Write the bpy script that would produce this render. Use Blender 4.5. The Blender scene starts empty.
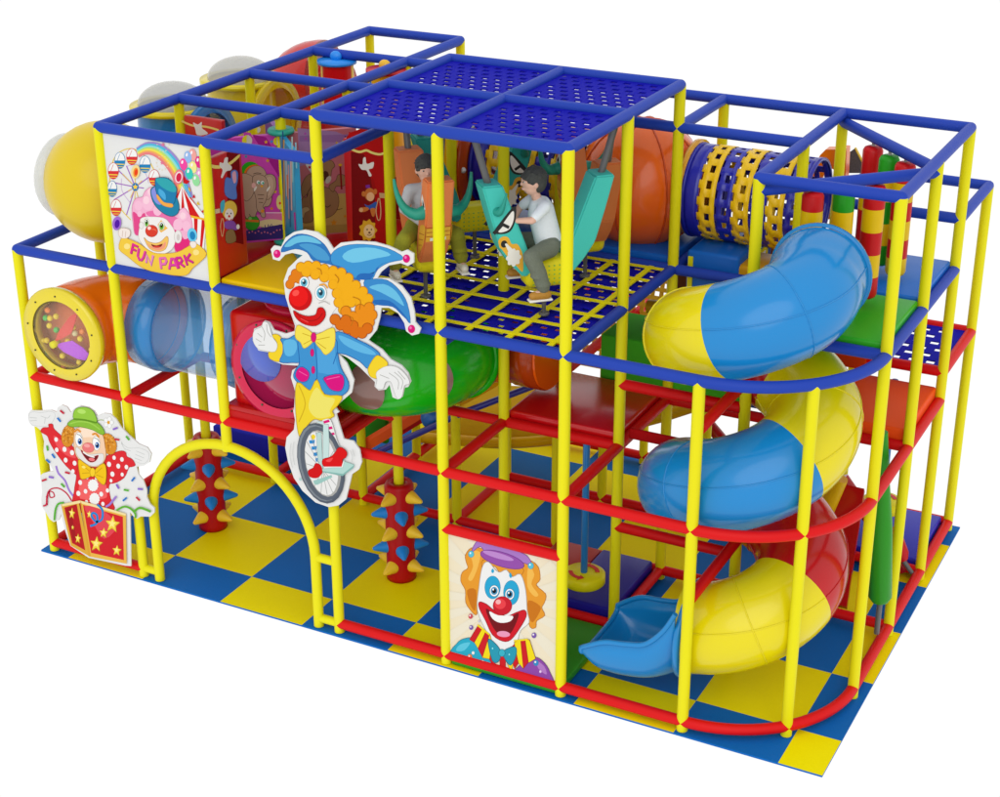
import bpy, bmesh, math, random
from mathutils import Vector, Matrix, Euler
from mathutils.geometry import tessellate_polygon
random.seed(4)
PI = math.pi
S = 1.2                       # one bay of the frame is 1.2 m; everything below is written in bays
R = 0.043                     # foam pipe radius
Z0, ZR, ZB, ZT, ZU = 0.03, 1.643, 2.78, 3.93, 4.26
sc = bpy.context.scene
COL = sc.collection

# ------------------------------------------------------------------ camera
CP = Vector((9.5662, -9.8094, 7.2871)); CR = Euler((1.1499, 0.0024, 0.4770), 'XYZ'); FPX = 1673.68
cd = bpy.data.cameras.new('camera'); cam = bpy.data.objects.new('camera', cd); COL.objects.link(cam)
cam.location = CP * S; cam.rotation_euler = CR
cd.sensor_width = 36; cd.lens = FPX * 36 / 1000; cd.clip_end = 500; cd.clip_start = .1
sc.camera = cam
CM = CR.to_matrix(); Y3 = Vector((0, 1, 0))

def on_plane(px, py, p0, n):
    """point of the plane (p0, n) that the traced outline point stands for"""
    d = CM @ Vector(((px - 500) / FPX, -(py - 398.5) / FPX, -1))
    t = (Vector(p0) - CP).dot(n) / d.dot(n)
    return CP + d * t

# ------------------------------------------------------------------ materials
def lin(h):
    if isinstance(h, str):
        v = [int(h[i:i + 2], 16) / 255 for i in (0, 2, 4)]
    else: v = h
    return [c / 12.92 if c <= .04045 else ((c + .055) / 1.055) ** 2.4 for c in v] + [1]
MATS = {}
def mat(h, rough=.45, alpha=1., coat=0., bump=0., spec=.5, noise=0., trans=0., tone=1.):
    key = (tone, h, rough, alpha, coat, bump, noise, trans, spec)
    if key in MATS: return MATS[key]
    m = bpy.data.materials.new('paint_' + h); m.use_nodes = True
    nt = m.node_tree; b = nt.nodes['Principled BSDF']
    b.inputs['Base Color'].default_value = [x * tone for x in lin(h)[:3]] + [1]
    b.inputs['Roughness'].default_value = rough
    b.inputs['Alpha'].default_value = alpha
    b.inputs['Coat Weight'].default_value = coat
    b.inputs['Coat Roughness'].default_value = .06
    b.inputs['Specular IOR Level'].default_value = spec
    if noise:
        tc = nt.nodes.new('ShaderNodeTexCoord'); nz = nt.nodes.new('ShaderNodeTexNoise'); nz.inputs['Scale'].default_value = 60
        nz.inputs['Detail'].default_value = 6
        mx = nt.nodes.new('ShaderNodeMix'); mx.data_type = 'RGBA'; c = lin(h)
        mx.inputs['A'].default_value = [x * (1 - noise) for x in c[:3]] + [1]
        mx.inputs['B'].default_value = [min(1, x * (1 + noise)) for x in c[:3]] + [1]
        nt.links.new(tc.outputs['Object'], nz.inputs['Vector']); nt.links.new(nz.outputs['Fac'], mx.inputs['Factor'])
        nt.links.new(mx.outputs['Result'], b.inputs['Base Color'])
    if bump:
        tc = nt.nodes.new('ShaderNodeTexCoord'); nz = nt.nodes.new('ShaderNodeTexNoise'); nz.inputs['Scale'].default_value = 90
        bp = nt.nodes.new('ShaderNodeBump'); bp.inputs['Strength'].default_value = bump; bp.inputs['Distance'].default_value = .01
        nt.links.new(tc.outputs['Object'], nz.inputs['Vector']); nt.links.new(nz.outputs['Fac'], bp.inputs['Height'])
        nt.links.new(bp.outputs['Normal'], b.inputs['Normal'])
    MATS[key] = m
    return m
def plastic(h, alpha=1.): return mat(h, .2, alpha, .12, 0, .35)
def vinyl(h): return mat(h, .34, 1, .03, .06, .16)
def foam(h): return mat(h, .48, 1, .0, .1, .18)
YEL, RED, BLU = foam('ded60e'), foam('d00a0e'), foam('1e3ea4')
GREY = mat('5c5c5c', .35)

# ------------------------------------------------------------------ mesh collecting
class MB:
    def __init__(s): s.v = []; s.f = []; s.m = []; s.sm = []
    def add(s, vs, fs, mi=0, smooth=False):
        o = len(s.v); s.v += [Vector(p) for p in vs]
        for f in fs: s.f.append([i + o for i in f]); s.m.append(mi); s.sm.append(smooth)
        return s
    def box(s, a, b, mi=0, M=None):
        x0, y0, z0 = a; x1, y1, z1 = b
        vs = [Vector(p) for p in ((x0,y0,z0),(x1,y0,z0),(x1,y1,z0),(x0,y1,z0),(x0,y0,z1),(x1,y0,z1),(x1,y1,z1),(x0,y1,z1))]
        if M: vs = [M @ p for p in vs]
        return s.add(vs, [(0,3,2,1),(4,5,6,7),(0,1,5,4),(1,2,6,5),(2,3,7,6),(3,0,4,7)], mi)
    def rbox(s, a, b, r=.03, mi=0, M=None, seg=3):
        bm = bmesh.new(); bmesh.ops.create_cube(bm, size=1)
        a = Vector(a); b = Vector(b); c = (a + b) / 2; d = b - a
        for v in bm.verts: v.co = Vector((v.co.x * d.x, v.co.y * d.y, v.co.z * d.z)) + c
        bmesh.ops.bevel(bm, geom=list(bm.edges), offset=min(r, min(d) * .48), segments=seg, profile=.5, affect='EDGES')
        s.frombm(bm, mi, M); return s
    def frombm(s, bm, mi=0, M=None, smooth=True):
        bm.verts.ensure_lookup_table(); bm.verts.index_update()
        s.add([(M @ v.co if M else v.co.copy()) for v in bm.verts], [[v.index for v in f.verts] for f in bm.faces], mi, smooth)
        bm.free()
    def loft(s, rings, mi=0, closed=True, caps=True, smooth=True):
        n = len(rings[0]); vs = [p for r in rings for p in r]; fs = []
        for k in range(len(rings) - 1):
            for i in range(n if closed else n - 1):
                j = (i + 1) % n
                fs.append((k*n+i, k*n+j, (k+1)*n+j, (k+1)*n+i))
        o = len(s.v); s.add(vs, fs, mi, smooth)
        if caps and closed:
            s.add(rings[0], [list(range(n))[::-1]], mi); s.add(rings[-1], [list(range(n))], mi)
        return s
    def tube(s, pts, r, seg=16, mi=0, caps=True, up=None):
        pts = [Vector(p) for p in pts]; rr = r if isinstance(r, (list, tuple)) else [r] * len(pts)
        rings = []; nrm = None
        for i, p in enumerate(pts):
            t = (pts[min(i + 1, len(pts) - 1)] - pts[max(i - 1, 0)]).normalized()
            if nrm is None:
                a = Vector(up) if up else (Vector((0, 0, 1)) if abs(t.z) < .9 else Vector((0, 1, 0)))
                nrm = (a - t * a.dot(t)).normalized()
            else: nrm = (nrm - t * nrm.dot(t)).normalized()
            bn = t.cross(nrm)
            rings.append([p + (nrm * math.cos(2*PI*k/seg) + bn * math.sin(2*PI*k/seg)) * rr[i] for k in range(seg)])
        return s.loft(rings, mi, True, caps)
    def lathe(s, prof, c, axis='z', seg=32, mi=0, smooth=True):
        """prof: list of (radius, height along the axis)"""
        rings = []
        for r, h in prof:
            ring = []
            for k in range(seg):
                a = 2 * PI * k / seg; u, v = r * math.cos(a), r * math.sin(a)
                p = {'z': (u, v, h), 'x': (h, u, v), 'y': (v, h, u)}[axis]
                ring.append(Vector(c) + Vector(p))
            rings.append(ring)
        return s.loft(rings, mi, True, False, smooth)
    def ball(s, c, r, mi=0, seg=20, M=None, lo=0, hi=PI):
        r = r if isinstance(r, (list, tuple)) else (r, r, r); rings = []
        n = seg // 2
        for i in range(n + 1):
            t = lo + (hi - lo) * i / n
            rings.append([Vector((r[0]*math.sin(t)*math.cos(2*PI*k/seg), r[1]*math.sin(t)*math.sin(2*PI*k/seg), r[2]*math.cos(t))) for k in range(seg)])
        rings = [[Vector(c) + (M @ p if M else p) for p in rg] for rg in rings]
        return s.loft(rings, mi, True, False)
    def prism(s, poly, off, mi=0, smi=None, smooth=False):
        """closed 3-D polygon pushed along the vector off"""
        n = len(poly); off = Vector(off)
        tri = tessellate_polygon([[Vector(p) for p in poly]])
        s.add(poly, [t for t in tri], mi); s.add([Vector(p) + off for p in poly], [t[::-1] for t in tri], mi)
        s.add(list(poly) + [Vector(p) + off for p in poly], [(i, (i+1) % n, n + (i+1) % n, n + i) for i in range(n)], mi if smi is None else smi, smooth)
        return s

def meta(o, label=None, cat=None, group=None, kind=None):
    if label: o['label'] = label
    if cat: o['category'] = cat
    if group: o['group'] = group
    if kind: o['kind'] = kind
    return o
def thing(name, label, cat, loc, group=None):
    o = bpy.data.objects.new(name, None); COL.objects.link(o); o.empty_display_size = .1
    o.location = Vector(loc) * S
    return meta(o, label, cat, group)
def wloc(o):
    v = Vector((0, 0, 0))
    while o: v += o.location; o = o.parent
    return v
def obj(name, mb, mats, parent=None, loc=None, label=None, weld=False):
    if not isinstance(mats, (list, tuple)): mats = [mats]
    me = bpy.data.meshes.new(name)
    base = wloc(parent) if parent else Vector((0, 0, 0))
    own = Vector(loc) * S if loc else Vector((0, 0, 0))
    me.from_pydata([p * S - base - (own if not parent else Vector((0,0,0))) for p in mb.v], [], mb.f)
    for m in mats: me.materials.append(m)
    me.polygons.foreach_set('material_index', mb.m); me.polygons.foreach_set('use_smooth', mb.sm)
    bm = bmesh.new(); bm.from_mesh(me)
    if weld: bmesh.ops.remove_doubles(bm, verts=bm.verts, dist=1e-5)
    bmesh.ops.recalc_face_normals(bm, faces=bm.faces); bm.to_mesh(me); bm.free()
    me.update()
    o = bpy.data.objects.new(name, me); COL.objects.link(o)
    if parent: o.parent = parent
    elif loc: o.location = own
    if label: o['label'] = label
    return o
def children(o): return [c for c in bpy.data.objects if c.parent == o]
def copy_tree(o, parent=None):
    c = o.copy(); COL.objects.link(c); c.parent = parent
    for ch in children(o): copy_tree(ch, c)
    return c
def lerp(a, b, t): return Vector(a) * (1 - t) + Vector(b) * t
def smooth_pts(pts, closed=True, sub=4):
    n = len(pts); out = []
    for i in range(n if closed else n - 1):
        g = (lambda k: pts[k % n]) if closed else (lambda k: pts[max(0, min(n - 1, k))])
        p0, p1, p2, p3 = g(i-1), g(i), g(i+1), g(i+2)
        for k in range(sub):
            t = k / sub
            out.append(tuple(.5 * (2*p1[j] + (p2[j]-p0[j])*t + (2*p0[j]-5*p1[j]+4*p2[j]-p3[j])*t*t + (3*p1[j]-p0[j]-3*p2[j]+p3[j])*t**3) for j in range(2)))
    if not closed: out.append(tuple(pts[-1]))
    return out

# ------------------------------------------------------------------ world and light
w = bpy.data.worlds.new('World'); sc.world = w; w.use_nodes = True
bg = w.node_tree.nodes['Background']; bg.inputs[0].default_value = (1, 1, 1, 1); bg.inputs[1].default_value = 1.02
def sun(name, e, rot, ang, col=(1, 1, 1)):
    l = bpy.data.lights.new(name, 'SUN'); l.energy = e; l.angle = math.radians(ang); l.color = col
    o = bpy.data.objects.new(name, l); COL.objects.link(o); o.rotation_euler = [math.radians(a) for a in rot]
sun('studio_key_light', .8, (58, 0, 18), 50)
sc.view_settings.view_transform = 'Standard'; sc.view_settings.look = 'None'; sc.view_settings.exposure = 0; sc.view_settings.gamma = 1

# ------------------------------------------------------------------ floor
mb = MB(); xs = [-.11, .2, 1.022, 1.845, 2.668, 3.49, 4.315, 5.138, 5.955, 6.765, 7.095]; ys = [-.06, .405, 1.24, 2.06, 2.88, 3.7, 4.1]
for i in range(len(xs) - 1):
    for j in range(len(ys) - 1):
        mb.add([(xs[i], ys[j], -.05), (xs[i+1], ys[j], -.05), (xs[i+1], ys[j+1], -.05), (xs[i], ys[j+1], -.05)], [(0, 1, 2, 3)], (i + j) % 2)
        g = .004
        for q in range(1): pass
mb.add([(xs[0],ys[0],-.066),(xs[-1],ys[0],-.066),(xs[-1],ys[-1],-.066),(xs[0],ys[-1],-.066)], [(3,2,1,0)], 0)
for a, b in (((xs[0],ys[0]),(xs[-1],ys[0])),((xs[-1],ys[0]),(xs[-1],ys[-1])),((xs[-1],ys[-1]),(xs[0],ys[-1])),((xs[0],ys[-1]),(xs[0],ys[0]))):
    mb.add([(*a,-.066),(*b,-.066),(*b,-.05),(*a,-.05)], [(0,1,2,3)], 0)
fl = obj('floor', mb, [mat('0060b0', .6, noise=.08, bump=.1, spec=.12), mat('e8da00', .6, noise=.05, bump=.1, spec=.06)]); meta(fl, kind='structure')

# ------------------------------------------------------------------ frame
fr = thing('playground', 'multi level frame of padded yellow posts with red and blue rails', 'play structure', (3.5, 2, 0))
def bar(name, a, b, m, parent=fr, r=R):
    mb = MB().tube([a, b], r, 16); return obj(name, mb, m, parent)
posts = {(0,0):ZB,(1,0):ZT,(3,0):ZU,(4,0):ZU,(5,0):ZU,(6,0):ZB,(0,1):ZB,(1,1):ZT,(3,1):ZT,(4,1):ZU,(5,1):ZU,(6,1):ZT,(7,1):ZT,
         (0,2):ZB,(1,2):ZT,(2,2):ZT,(3,2):ZU,(4,2):ZU,(5,2):ZU,(6,2):ZT,(7,2):ZT,(0,3):ZB,(1,3):ZT,(2,3):ZT,(3,3):ZT,(4,3):ZB,(5,3):ZT,(6,3):ZT,(7,3):ZT,
         (0,4):ZB,(1,4):ZT,(2,4):ZT,(3,4):ZR,(4,4):ZR,(5,4):ZR,(6,4):3.2,(7,4):3.2}
for (x, y), z in posts.items(): bar('post', (x, y, -.045), (x, y, z), YEL)
bar('post', (2, 0, 1.38), (2, 0, ZT), YEL); bar('post', (2, 1, ZB), (2, 1, ZT), YEL)
C45 = math.sqrt(.5)
bar('post', (6 + C45, 1 - C45, -.045), (6 + C45, 1 - C45, ZB), YEL)
def rails(name, m, z, segs):
    for a, b in segs: bar(name, (*a, z), (*b, z), m)
rails('red_rail', RED, Z0, [((0,0),(1,0)),((3,0),(4,0)),((4,0),(5,0)),((5,0),(6,0)),((0,0),(0,4)),((7,1),(7,2)),((7,2),(7,3)),((7,3),(7,4)),
      ((0,2),(3,2)),((3,2),(5,2)),((5,2),(7,2)),((4,1),(5,1)),((5,1),(5,2)),((6,3),(7,3)),((2,2),(2,4)),((3,3),(6,3)),((6,4),(7,4)),((0,4),(6,4)),((4,0),(4,1)),((6,2),(6,4)),((3,2),(3,3))])
rails('red_rail', RED, ZR, [((0,0),(1,0)),((1,0),(2,0)),((2,0),(3,0)),((3,0),(4,0)),((4,0),(5,0)),((5,0),(6,0)),((0,0),(0,1)),((1,0),(1,1)),((1,1),(3,1)),((3,0),(3,1)),
      ((3,1),(4,1)),((4,1),(5,1)),((4,0),(4,1)),((5,0),(5,1)),((5,1),(5,2)),((4,1),(4,2)),((3,1),(3,2)),((3,2),(5,2)),((5,2),(7,2)),((7,1),(7,2)),((7,2),(7,3)),((6,2),(6,3)),((6,3),(7,3)),((2,1),(2,2)),((4,2),(4,4)),((3,4),(5,4))])
for a, b in (((5,1,2.17),(5.97,1,2.17)),((6,.05,2.4),(6,1,2.4)),((5,1,.94),(5.97,1,.94)),((6,.03,1.06),(6,1,1.06)),((6.95,1,1.31),(7,1,1.31)),((4,0,1.163),(5,0,1.163)),((2.0,1,1.47),(3,1,1.47)),((1,2,.41),(2,1.999,.41)),((1,2,.03),(1,3.9,.03)),((1,1,.62),(1,2,.62))):
    if a[0] != 6.95 and a != (1,1,.62): bar('red_rail', a, b, RED)
rails('red_rail', RED, 1.895, [((6,3),(7,3)),((7,3),(7,4)),((6,4),(7,4)),((6,3),(6,4))])
rails('blue_rail', BLU, ZB, [((i,0),(i+1,0)) for i in range(6)] + [((0,0),(0,1)),((0,1),(0,2)),((0,2),(0,4)),((0,1),(1,1)),((5,0),(5,1)),((5,1),(5,2)),((5,2),(5,3)),((5,2),(6,2)),((3,0),(3,2)),((3,2),(5,2)),
      ((6,1),(7,1)),((7,1),(7,2)),((7,2),(7,3)),((1,0),(1,4)),((6,3),(7,3)),((1,4),(2,4))])
rails('blue_rail', BLU, 2.69, [((3,1),(4.9,1)),((4,0),(4,2))])
rails('blue_rail', BLU, ZT, [((1,0),(2,0)),((2,0),(3,0)),((1,0),(1,1)),((1,1),(1,2)),((1,2),(1,3)),((1,3),(1,4)),((2,0),(2,1)),((2,1),(2,2)),((2,2),(2,3)),((2,3),(2,4)),((1,1),(2,1)),((2,1),(3,1)),((3,0),(3,1)),
      ((1,2),(3,2)),((1,3),(3,3)),((1,4),(2,4)),((3,2),(5,2)),((5,2),(6,2)),((5,2),(5,3)),((3,3),(5,3)),((5,3),(6,3)),((6,3),(7,3)),((6,1),(6,2)),((6,2),(6,3)),((7,1),(7,2)),((7,2),(7,3)),((6,1),(7,1))])
rails('blue_rail', BLU, 3.2, [((6,3),(7,3)),((7,3),(7,4)),((6,4),(7,4)),((6,3),(6,4))])
rails('blue_rail', BLU, ZU, [((3,0),(5,0)),((3,2),(5,2)),((3,0),(3,2)),((5,0),(5,2)),((4,0),(4,2)),((3,1),(5,1))])
bar('cross_rail', (6, 3, 3.86), (7, 2, 3.86), BLU); bar('cross_rail', (6, 1, 3.84), (7, 2, 3.84), BLU)
for z, m, nm in ((Z0, RED, 'red'), (ZR, RED, 'red'), (ZB, BLU, 'blue')):
    obj('curved_' + nm + '_rail', MB().tube([(6 + math.sin(a), 1 - math.cos(a), z) for a in [i * PI / 2 / 24 for i in range(25)]], R, 16), m, fr)
# ball ends at the outer corners
for i, (x, y, z, m) in enumerate([(0,0,ZB,BLU),(1,0,ZT,BLU),(1,4,ZT,BLU),(2,4,ZT,BLU),(3,0,ZU,BLU),(5,0,ZU,BLU),(5,2,ZU,BLU),(3,2,ZU,BLU),(7,1,ZT,BLU),(7,3,ZT,BLU),(6,1,ZT,BLU),(7,4,3.2,BLU),(7,3,3.2,BLU),(7,4,1.895,RED),(7,3,1.895,RED),(7,4,Z0,RED)]):
    obj('corner_joint', MB().ball((x, y, z), R * 1.0, seg=16), m, fr)

# arch in the doorway
ar = thing('entrance_arch', 'yellow padded arch framing the low entrance under the left bays', 'arch', (2, 0, 0))
pts = [(1.17, 0, -.045), (1.17, 0, .3), (1.17, 0, .6)] + [(1.985 - .815 * math.cos(a), 0, .6 + .815 * math.sin(a)) for a in [i * PI / 28 for i in range(1, 28)]] + [(2.8, 0, .6), (2.8, 0, .3), (2.8, 0, -.045)]
obj('arch_tube', MB().tube(pts, R, 16, up=(0, 1, 0)), YEL, ar)
for a, b in (((1,0,.03),(1.17,0,.03)),((1,0,.6),(1.17,0,.6)),((2.8,0,.03),(3,0,.03)),((2.8,0,.6),(3,0,.6))):
    obj('rung', MB().tube([a, b], R * .85, 12), YEL, ar)

# ------------------------------------------------------------------ nets
def net_mesh(x0, x1, y0, y1, z, n=17, th=.012):
    mb = MB(); dx = (x1 - x0) / n; dy = (y1 - y0) / n; P = {}
    def hole(i, j):
        if i <= 0 or j <= 0 or i >= n - 1 or j >= n - 1: return False
        return j % 2 == 1 and (i + (j // 2 % 2)) % 2 == 1
    vs = [(x0 + i * dx, y0 + j * dy, z) for j in range(n + 1) for i in range(n + 1)]; fs = []
    for i in range(n):
        for j in range(n):
            if not hole(i, j):
                a = j * (n + 1) + i; fs.append((a, a + 1, a + n + 2, a + n + 1))
    mb.add(vs, fs); return mb
def solid(o, t):
    m = o.modifiers.new('thickness', 'SOLIDIFY'); m.thickness = t * S; m.offset = 0
NETM = mat('1414a0', .6, spec=.03)
nl = ['front left', 'front right', 'back left', 'back right']
for k, (x, y) in enumerate(((3,0),(4,0),(3,1),(4,1))):
    o = obj('roof_net', net_mesh(0, .93, 0, .93, 0), NETM, None, (0,0,0)); solid(o, .012)
    o.location = Vector((x + .035, y + .035, ZU - .012)) * S
    meta(o, 'blue perforated net panel filling the %s quarter of the raised roof' % nl[k], 'net', 'blue net panels of the raised roof')
strapm = mat('e6da10', .5, spec=.15)
for k, (x, y) in enumerate(((3,0),(4,0),(3,1),(4,1))):
    t = thing('net_deck', 'blue net floor crossed by yellow straps, %s quarter under the bull swings' % nl[k], 'net', (x, y, ZB), 'strapped net floors under the bull swings')
    solid(obj('netting', net_mesh(x, x + 1, y, y + 1, ZB - .02), NETM, t), .012)
    for i in range(3):
        a = x + .17 + i * .333
        obj('strap', MB().box((a - .023, y, ZB + .002), (a + .023, y + 1, ZB + .012)), strapm, t)
    for i in range(3 + k // 2):
        a = y + (.16 + i * .29 if k < 2 else .03 + i * .29)
        obj('strap', MB().box((x, a - .02, ZB + .013), (x + 1, a + .02, ZB + .022)), strapm, t)
o = obj('net_platform', net_mesh(6.03, 6.97, 3.03, 3.97, 1.9, 13), NETM, None, (6, 3, 1.9)); solid(o, .012)
meta(o, 'blue slotted net floor in a red frame at the far right corner', 'net')

# ------------------------------------------------------------------ decks
def deck(name, a, b, m, label, r=.02, cat='platform'):
    o = obj(name, MB().rbox(a, b, r), m, None, ((a[0]+b[0])/2, (a[1]+b[1])/2, a[2])); return meta(o, label, cat)
deck('deck_pad', (2.03,.03,2.79), (2.97,.97,2.85), vinyl('e2b800'), 'yellow padded deck beside the revolving door, behind the jester hat')
deck('deck_pad', (1.03,1.03,2.75), (2.97,1.97,2.84), vinyl('bc1216'), 'dark red padded deck behind the revolving door')
deck('deck_pad', (1.03,.03,2.75), (1.97,.97,2.84), vinyl('a81014'), 'red padded deck behind the carnival welcome sign')
deck('deck_pad', (1.03,2.03,2.75), (2.97,3.97,2.83), vinyl('b81418'), 'red padded deck at the back left under the striped rollers')
deck('deck_pad', (3.03,2.03,2.75), (3.97,2.97,2.83), vinyl('0f4fa8'), 'blue padded deck under the woven tunnel beside the ball tunnel')
deck('deck_pad', (4.03,2.03,2.78), (4.97,2.97,2.87), vinyl('0f5cb8'), 'blue padded deck under the big orange ball tunnel')
deck('deck_pad', (6.03,1.03,2.79), (6.97,1.97,2.86), vinyl('2fa41e'), 'green padded deck where the spiral slide begins')
deck('deck_pad', (6.03,2.03,2.79), (6.97,2.97,2.86), vinyl('1868c4'), 'blue padded deck behind the green one at the right end')
deck('deck_pad', (6.03,2.03,1.66), (6.97,2.97,1.77), mat('ec5014', .5, spec=.1), 'orange padded deck on the middle level at the right end')
deck('deck_pad', (4.03,1.03,1.66), (4.97,1.97,1.74), mat('c80e14', .2, coat=.1), 'glossy dark red deck on the middle level under the net floor')
deck('deck_pad', (1.99,.005,1.63), (2.98,.98,1.755), vinyl('b81014'), 'red padded deck carrying the red crawl cube')
deck('deck_pad', (2.03,1.03,1.66), (2.97,1.97,1.75), vinyl('a00e12'), 'red padded deck hidden behind the red crawl cube')
deck('play_pad', (4.48,1.05,-.03), (4.95,1.95,.13), vinyl('201c96'), 'dark blue floor pad beside the short front slide chute')
deck('play_pad', (4.05,1.05,-.03), (4.47,1.95,.12), vinyl('a81a18'), 'dark red floor pad next to the dark blue one')
deck('play_pad', (4.05,-.02,-.045), (5.0,.95,.03), vinyl('2f8f20'), 'green floor pad behind the laughing clown panel')
deck('play_pad', (6.3,3.05,-.03), (6.95,3.95,.1), vinyl('2426ac'), 'dark blue floor pad in the far right corner')
deck('play_pad', (6.05,3.05,-.03), (6.29,3.95,.09), vinyl('a81a18'), 'narrow dark red floor pad in the far right corner')
# ------------------------------------------------------------------ printed boards
class Art:
    """printed picture on a board: thin ink layers of one mesh lying on the board's face"""
    def __init__(s, p0, n, crop=(0, 0, 1), step=.00005):
        s.p0 = Vector(p0); s.n = Vector(n).normalized(); s.crop = crop; s.lay = 1; s.mb = MB(); s.cols = []; s.step = step; s.tone = .86
    def P(s, x, y, lay):
        cx, cy, k = s.crop
        return on_plane(cx + x / k, cy + y / k, s.p0 + s.n * s.step * lay, s.n)
    def ci(s, c):
        if c not in s.cols: s.cols.append(c)
        return s.cols.index(c)
    def poly(s, c, pts, sm=True, out=None, w=4):
        if sm: pts = smooth_pts(pts, True, 3)
        if out: s.line(out, list(pts) + [pts[0]], w * 2, False)
        q = [s.P(x, y, s.lay) for x, y in pts]
        tri = tessellate_polygon([q]); s.mb.add(q, [tuple(t) for t in tri], s.ci(c)); s.lay += 1
    def ell(s, c, x, y, rx, ry, rot=0, out=None, w=4, n=22, a0=0, a1=360):
        r = math.radians(rot); full = a1 - a0 >= 360; m = n if full else n + 1
        A = [math.radians(a0 + (a1 - a0) * k / n) for k in range(m)]
        s.poly(c, [(x + rx*math.cos(a)*math.cos(r) - ry*math.sin(a)*math.sin(r), y + rx*math.cos(a)*math.sin(r) + ry*math.sin(a)*math.cos(r)) for a in A], False, out, w)
    def line(s, c, pts, w, sm=True):
        if sm and len(pts) > 2: pts = smooth_pts(pts, False, 4)
        V = [Vector(p) for p in pts]; V = [v for i, v in enumerate(V) if i == 0 or (v - V[i-1]).length > 1e-3]
        if len(V) < 2: return
        V[0] = V[0] + (V[0] - V[1]).normalized() * w * .25; V[-1] = V[-1] + (V[-1] - V[-2]).normalized() * w * .25
        n = len(V); L = []; Rr = []
        for i, v in enumerate(V):
            d0 = (v - V[i-1]).normalized() if i else (V[1] - v).normalized(); d1 = (V[i+1] - v).normalized() if i < n - 1 else d0
            m = d0 + d1; m = m.normalized() if m.length > 1e-3 else d0
            k = min(1.6, 1 / max(.3, m.dot(d0))); o_ = Vector((-m.y, m.x)) * w / 2 * k
            L.append(s.P(v.x + o_.x, v.y + o_.y, s.lay)); Rr.append(s.P(v.x - o_.x, v.y - o_.y, s.lay))
        s.mb.add(L + Rr, [(i, i + 1, n + i + 1, n + i) for i in range(n - 1)], s.ci(c))
        s.lay += 1
    def star(s, c, x, y, r, sx=1., rot=-90, n=5, inner=.45):
        s.poly(c, [(x + sx*(r if k % 2 == 0 else r*inner)*math.cos(math.radians(rot + 180*k/n)), y + (r if k % 2 == 0 else r*inner)*math.sin(math.radians(rot + 180*k/n))) for k in range(2*n)], False)
    def done(s, parent, name='printed_picture'):
        mb = s.mb
        kid = [c for c in children(parent) if c.type == 'MESH' and c.name.startswith('board')]
        me_o = obj(name, mb, [mat(c, .6, spec=.1, tone=s.tone) for c in s.cols], kid[0] if kid else parent)
        return me_o
def shade(h, f): return ''.join('%02x' % max(0, min(255, int(int(h[i:i+2], 16) * f))) for i in (0, 2, 4))
WHT = mat('d6d6d4', .5, spec=.2)

# --- carnival welcome sign, upper left
t = thing('sign_panel', 'white carnival panel with pink haired clown, ferris wheel and the words FUN PARK', 'sign', (1.5, 0, 2.8))
obj('board', MB().box((1.03, -.008, 2.80), (1.97, .02, 3.90)), WHT, t)
a = Art((1.5, -.009, 3.3), (0, -1, 0), (100, 130, 8.855))
a.line('e8c848', [(80,590),(85,450),(110,290),(170,200),(265,165),(350,195),(430,270),(490,380)], 9)
a.line('e8c848', [(130,620),(200,720),(270,795)], 8); a.line('c8a0d8', [(190,430),(195,540),(270,650)], 4); a.line('c8a0d8', [(240,320),(330,310),(400,380),(430,470)], 4)
for e in ((235,320),(110,465),(125,618),(235,750),(485,380),(385,515),(165,360)): a.line('a468c0', [(312,505), e], 9)
for e in ((300,790),(270,600),(200,390),(370,450),(250,540),(335,590),(310,420)): a.line('e8c040', [(312,505), e], 7)
a.ell('2878b0', 312, 505, 30, 36); a.star('ffd028', 312, 505, 26)
for k, (x, y, rx, ry) in enumerate([(175,270,44,70),(282,237,46,70),(398,305,46,72),(118,363,44,70),(108,522,38,68),(142,688,44,70),(480,422,44,68)]):
    c = ('2080b8', 'd83038')[k in (1, 3, 5, 6)]
    a.ell('f0f0ee', x, y, rx, ry, 0, c, 4); a.ell(c, x, y, rx, ry, 0, None, 0, 16, 0, 180); a.line('f0d040', [(x-rx*.85, y+ry*.45), (x+rx*.85, y+ry*.5)], 9, False); a.line(c, [(x-rx*.5,y),(x,y-ry*.8)], 4, False); a.line('f0d040', [(x-rx*.6, y+ry*.78), (x+rx*.6, y+ry*.8)], 6, False)
O = [(330,165),(405,122),(490,120),(570,152),(650,222),(712,310),(765,430),(812,590)]; I = [(345,232),(400,208),(460,214),(530,255),(590,322),(640,400),(668,480),(682,560)]
for q, c in enumerate(('9c88cc', '48b8d8', '88d8d8', 'b8dc70', 'f0e050', 'f0a860', 'e88080')):
    f = q / 6; a.line(c, [(o[0]*(1-f)+i[0]*f, o[1]*(1-f)+i[1]*f) for o, i in zip(O, I)], 21)
for x, y in ((558,130),(550,292)):
    for k in range(12): a.ell('ecd8b0', x + 52*math.cos(k*PI/6), y + 62*math.sin(k*PI/6), 5, 6, 0, None, 0, 6)
    a.star('e07898', x, y, 20)
for x, y, c in ((820,220,'f0a49c'),(778,240,'94b8e8'),(738,305,'f048a0'),(875,285,'e03088'),(885,400,'e8a0d4'),(823,330,'f0e890'),(790,385,'38c8b8'),(850,445,'94dc9c')):
    a.line('b0b0b0', [(x, y), (700, 520)], 2, False) if 0 else None
    a.ell(c, x, y, 33, 53, -8); a.ell('f8f0f4', x - 10, y - 20, 9, 16, 10)
a.poly('f0eeec', [(725,495),(668,600),(700,690),(770,785),(945,785),(830,640)], False)
a.poly('d01818', [(724,500),(668,598),(680,625)], False); a.poly('d01818', [(728,505),(720,690),(752,720)], False)
a.poly('d01818', [(735,520),(800,770),(890,780),(850,720)], False); a.poly('d01818', [(735,510),(880,700),(900,720),(790,600)], False)
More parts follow.
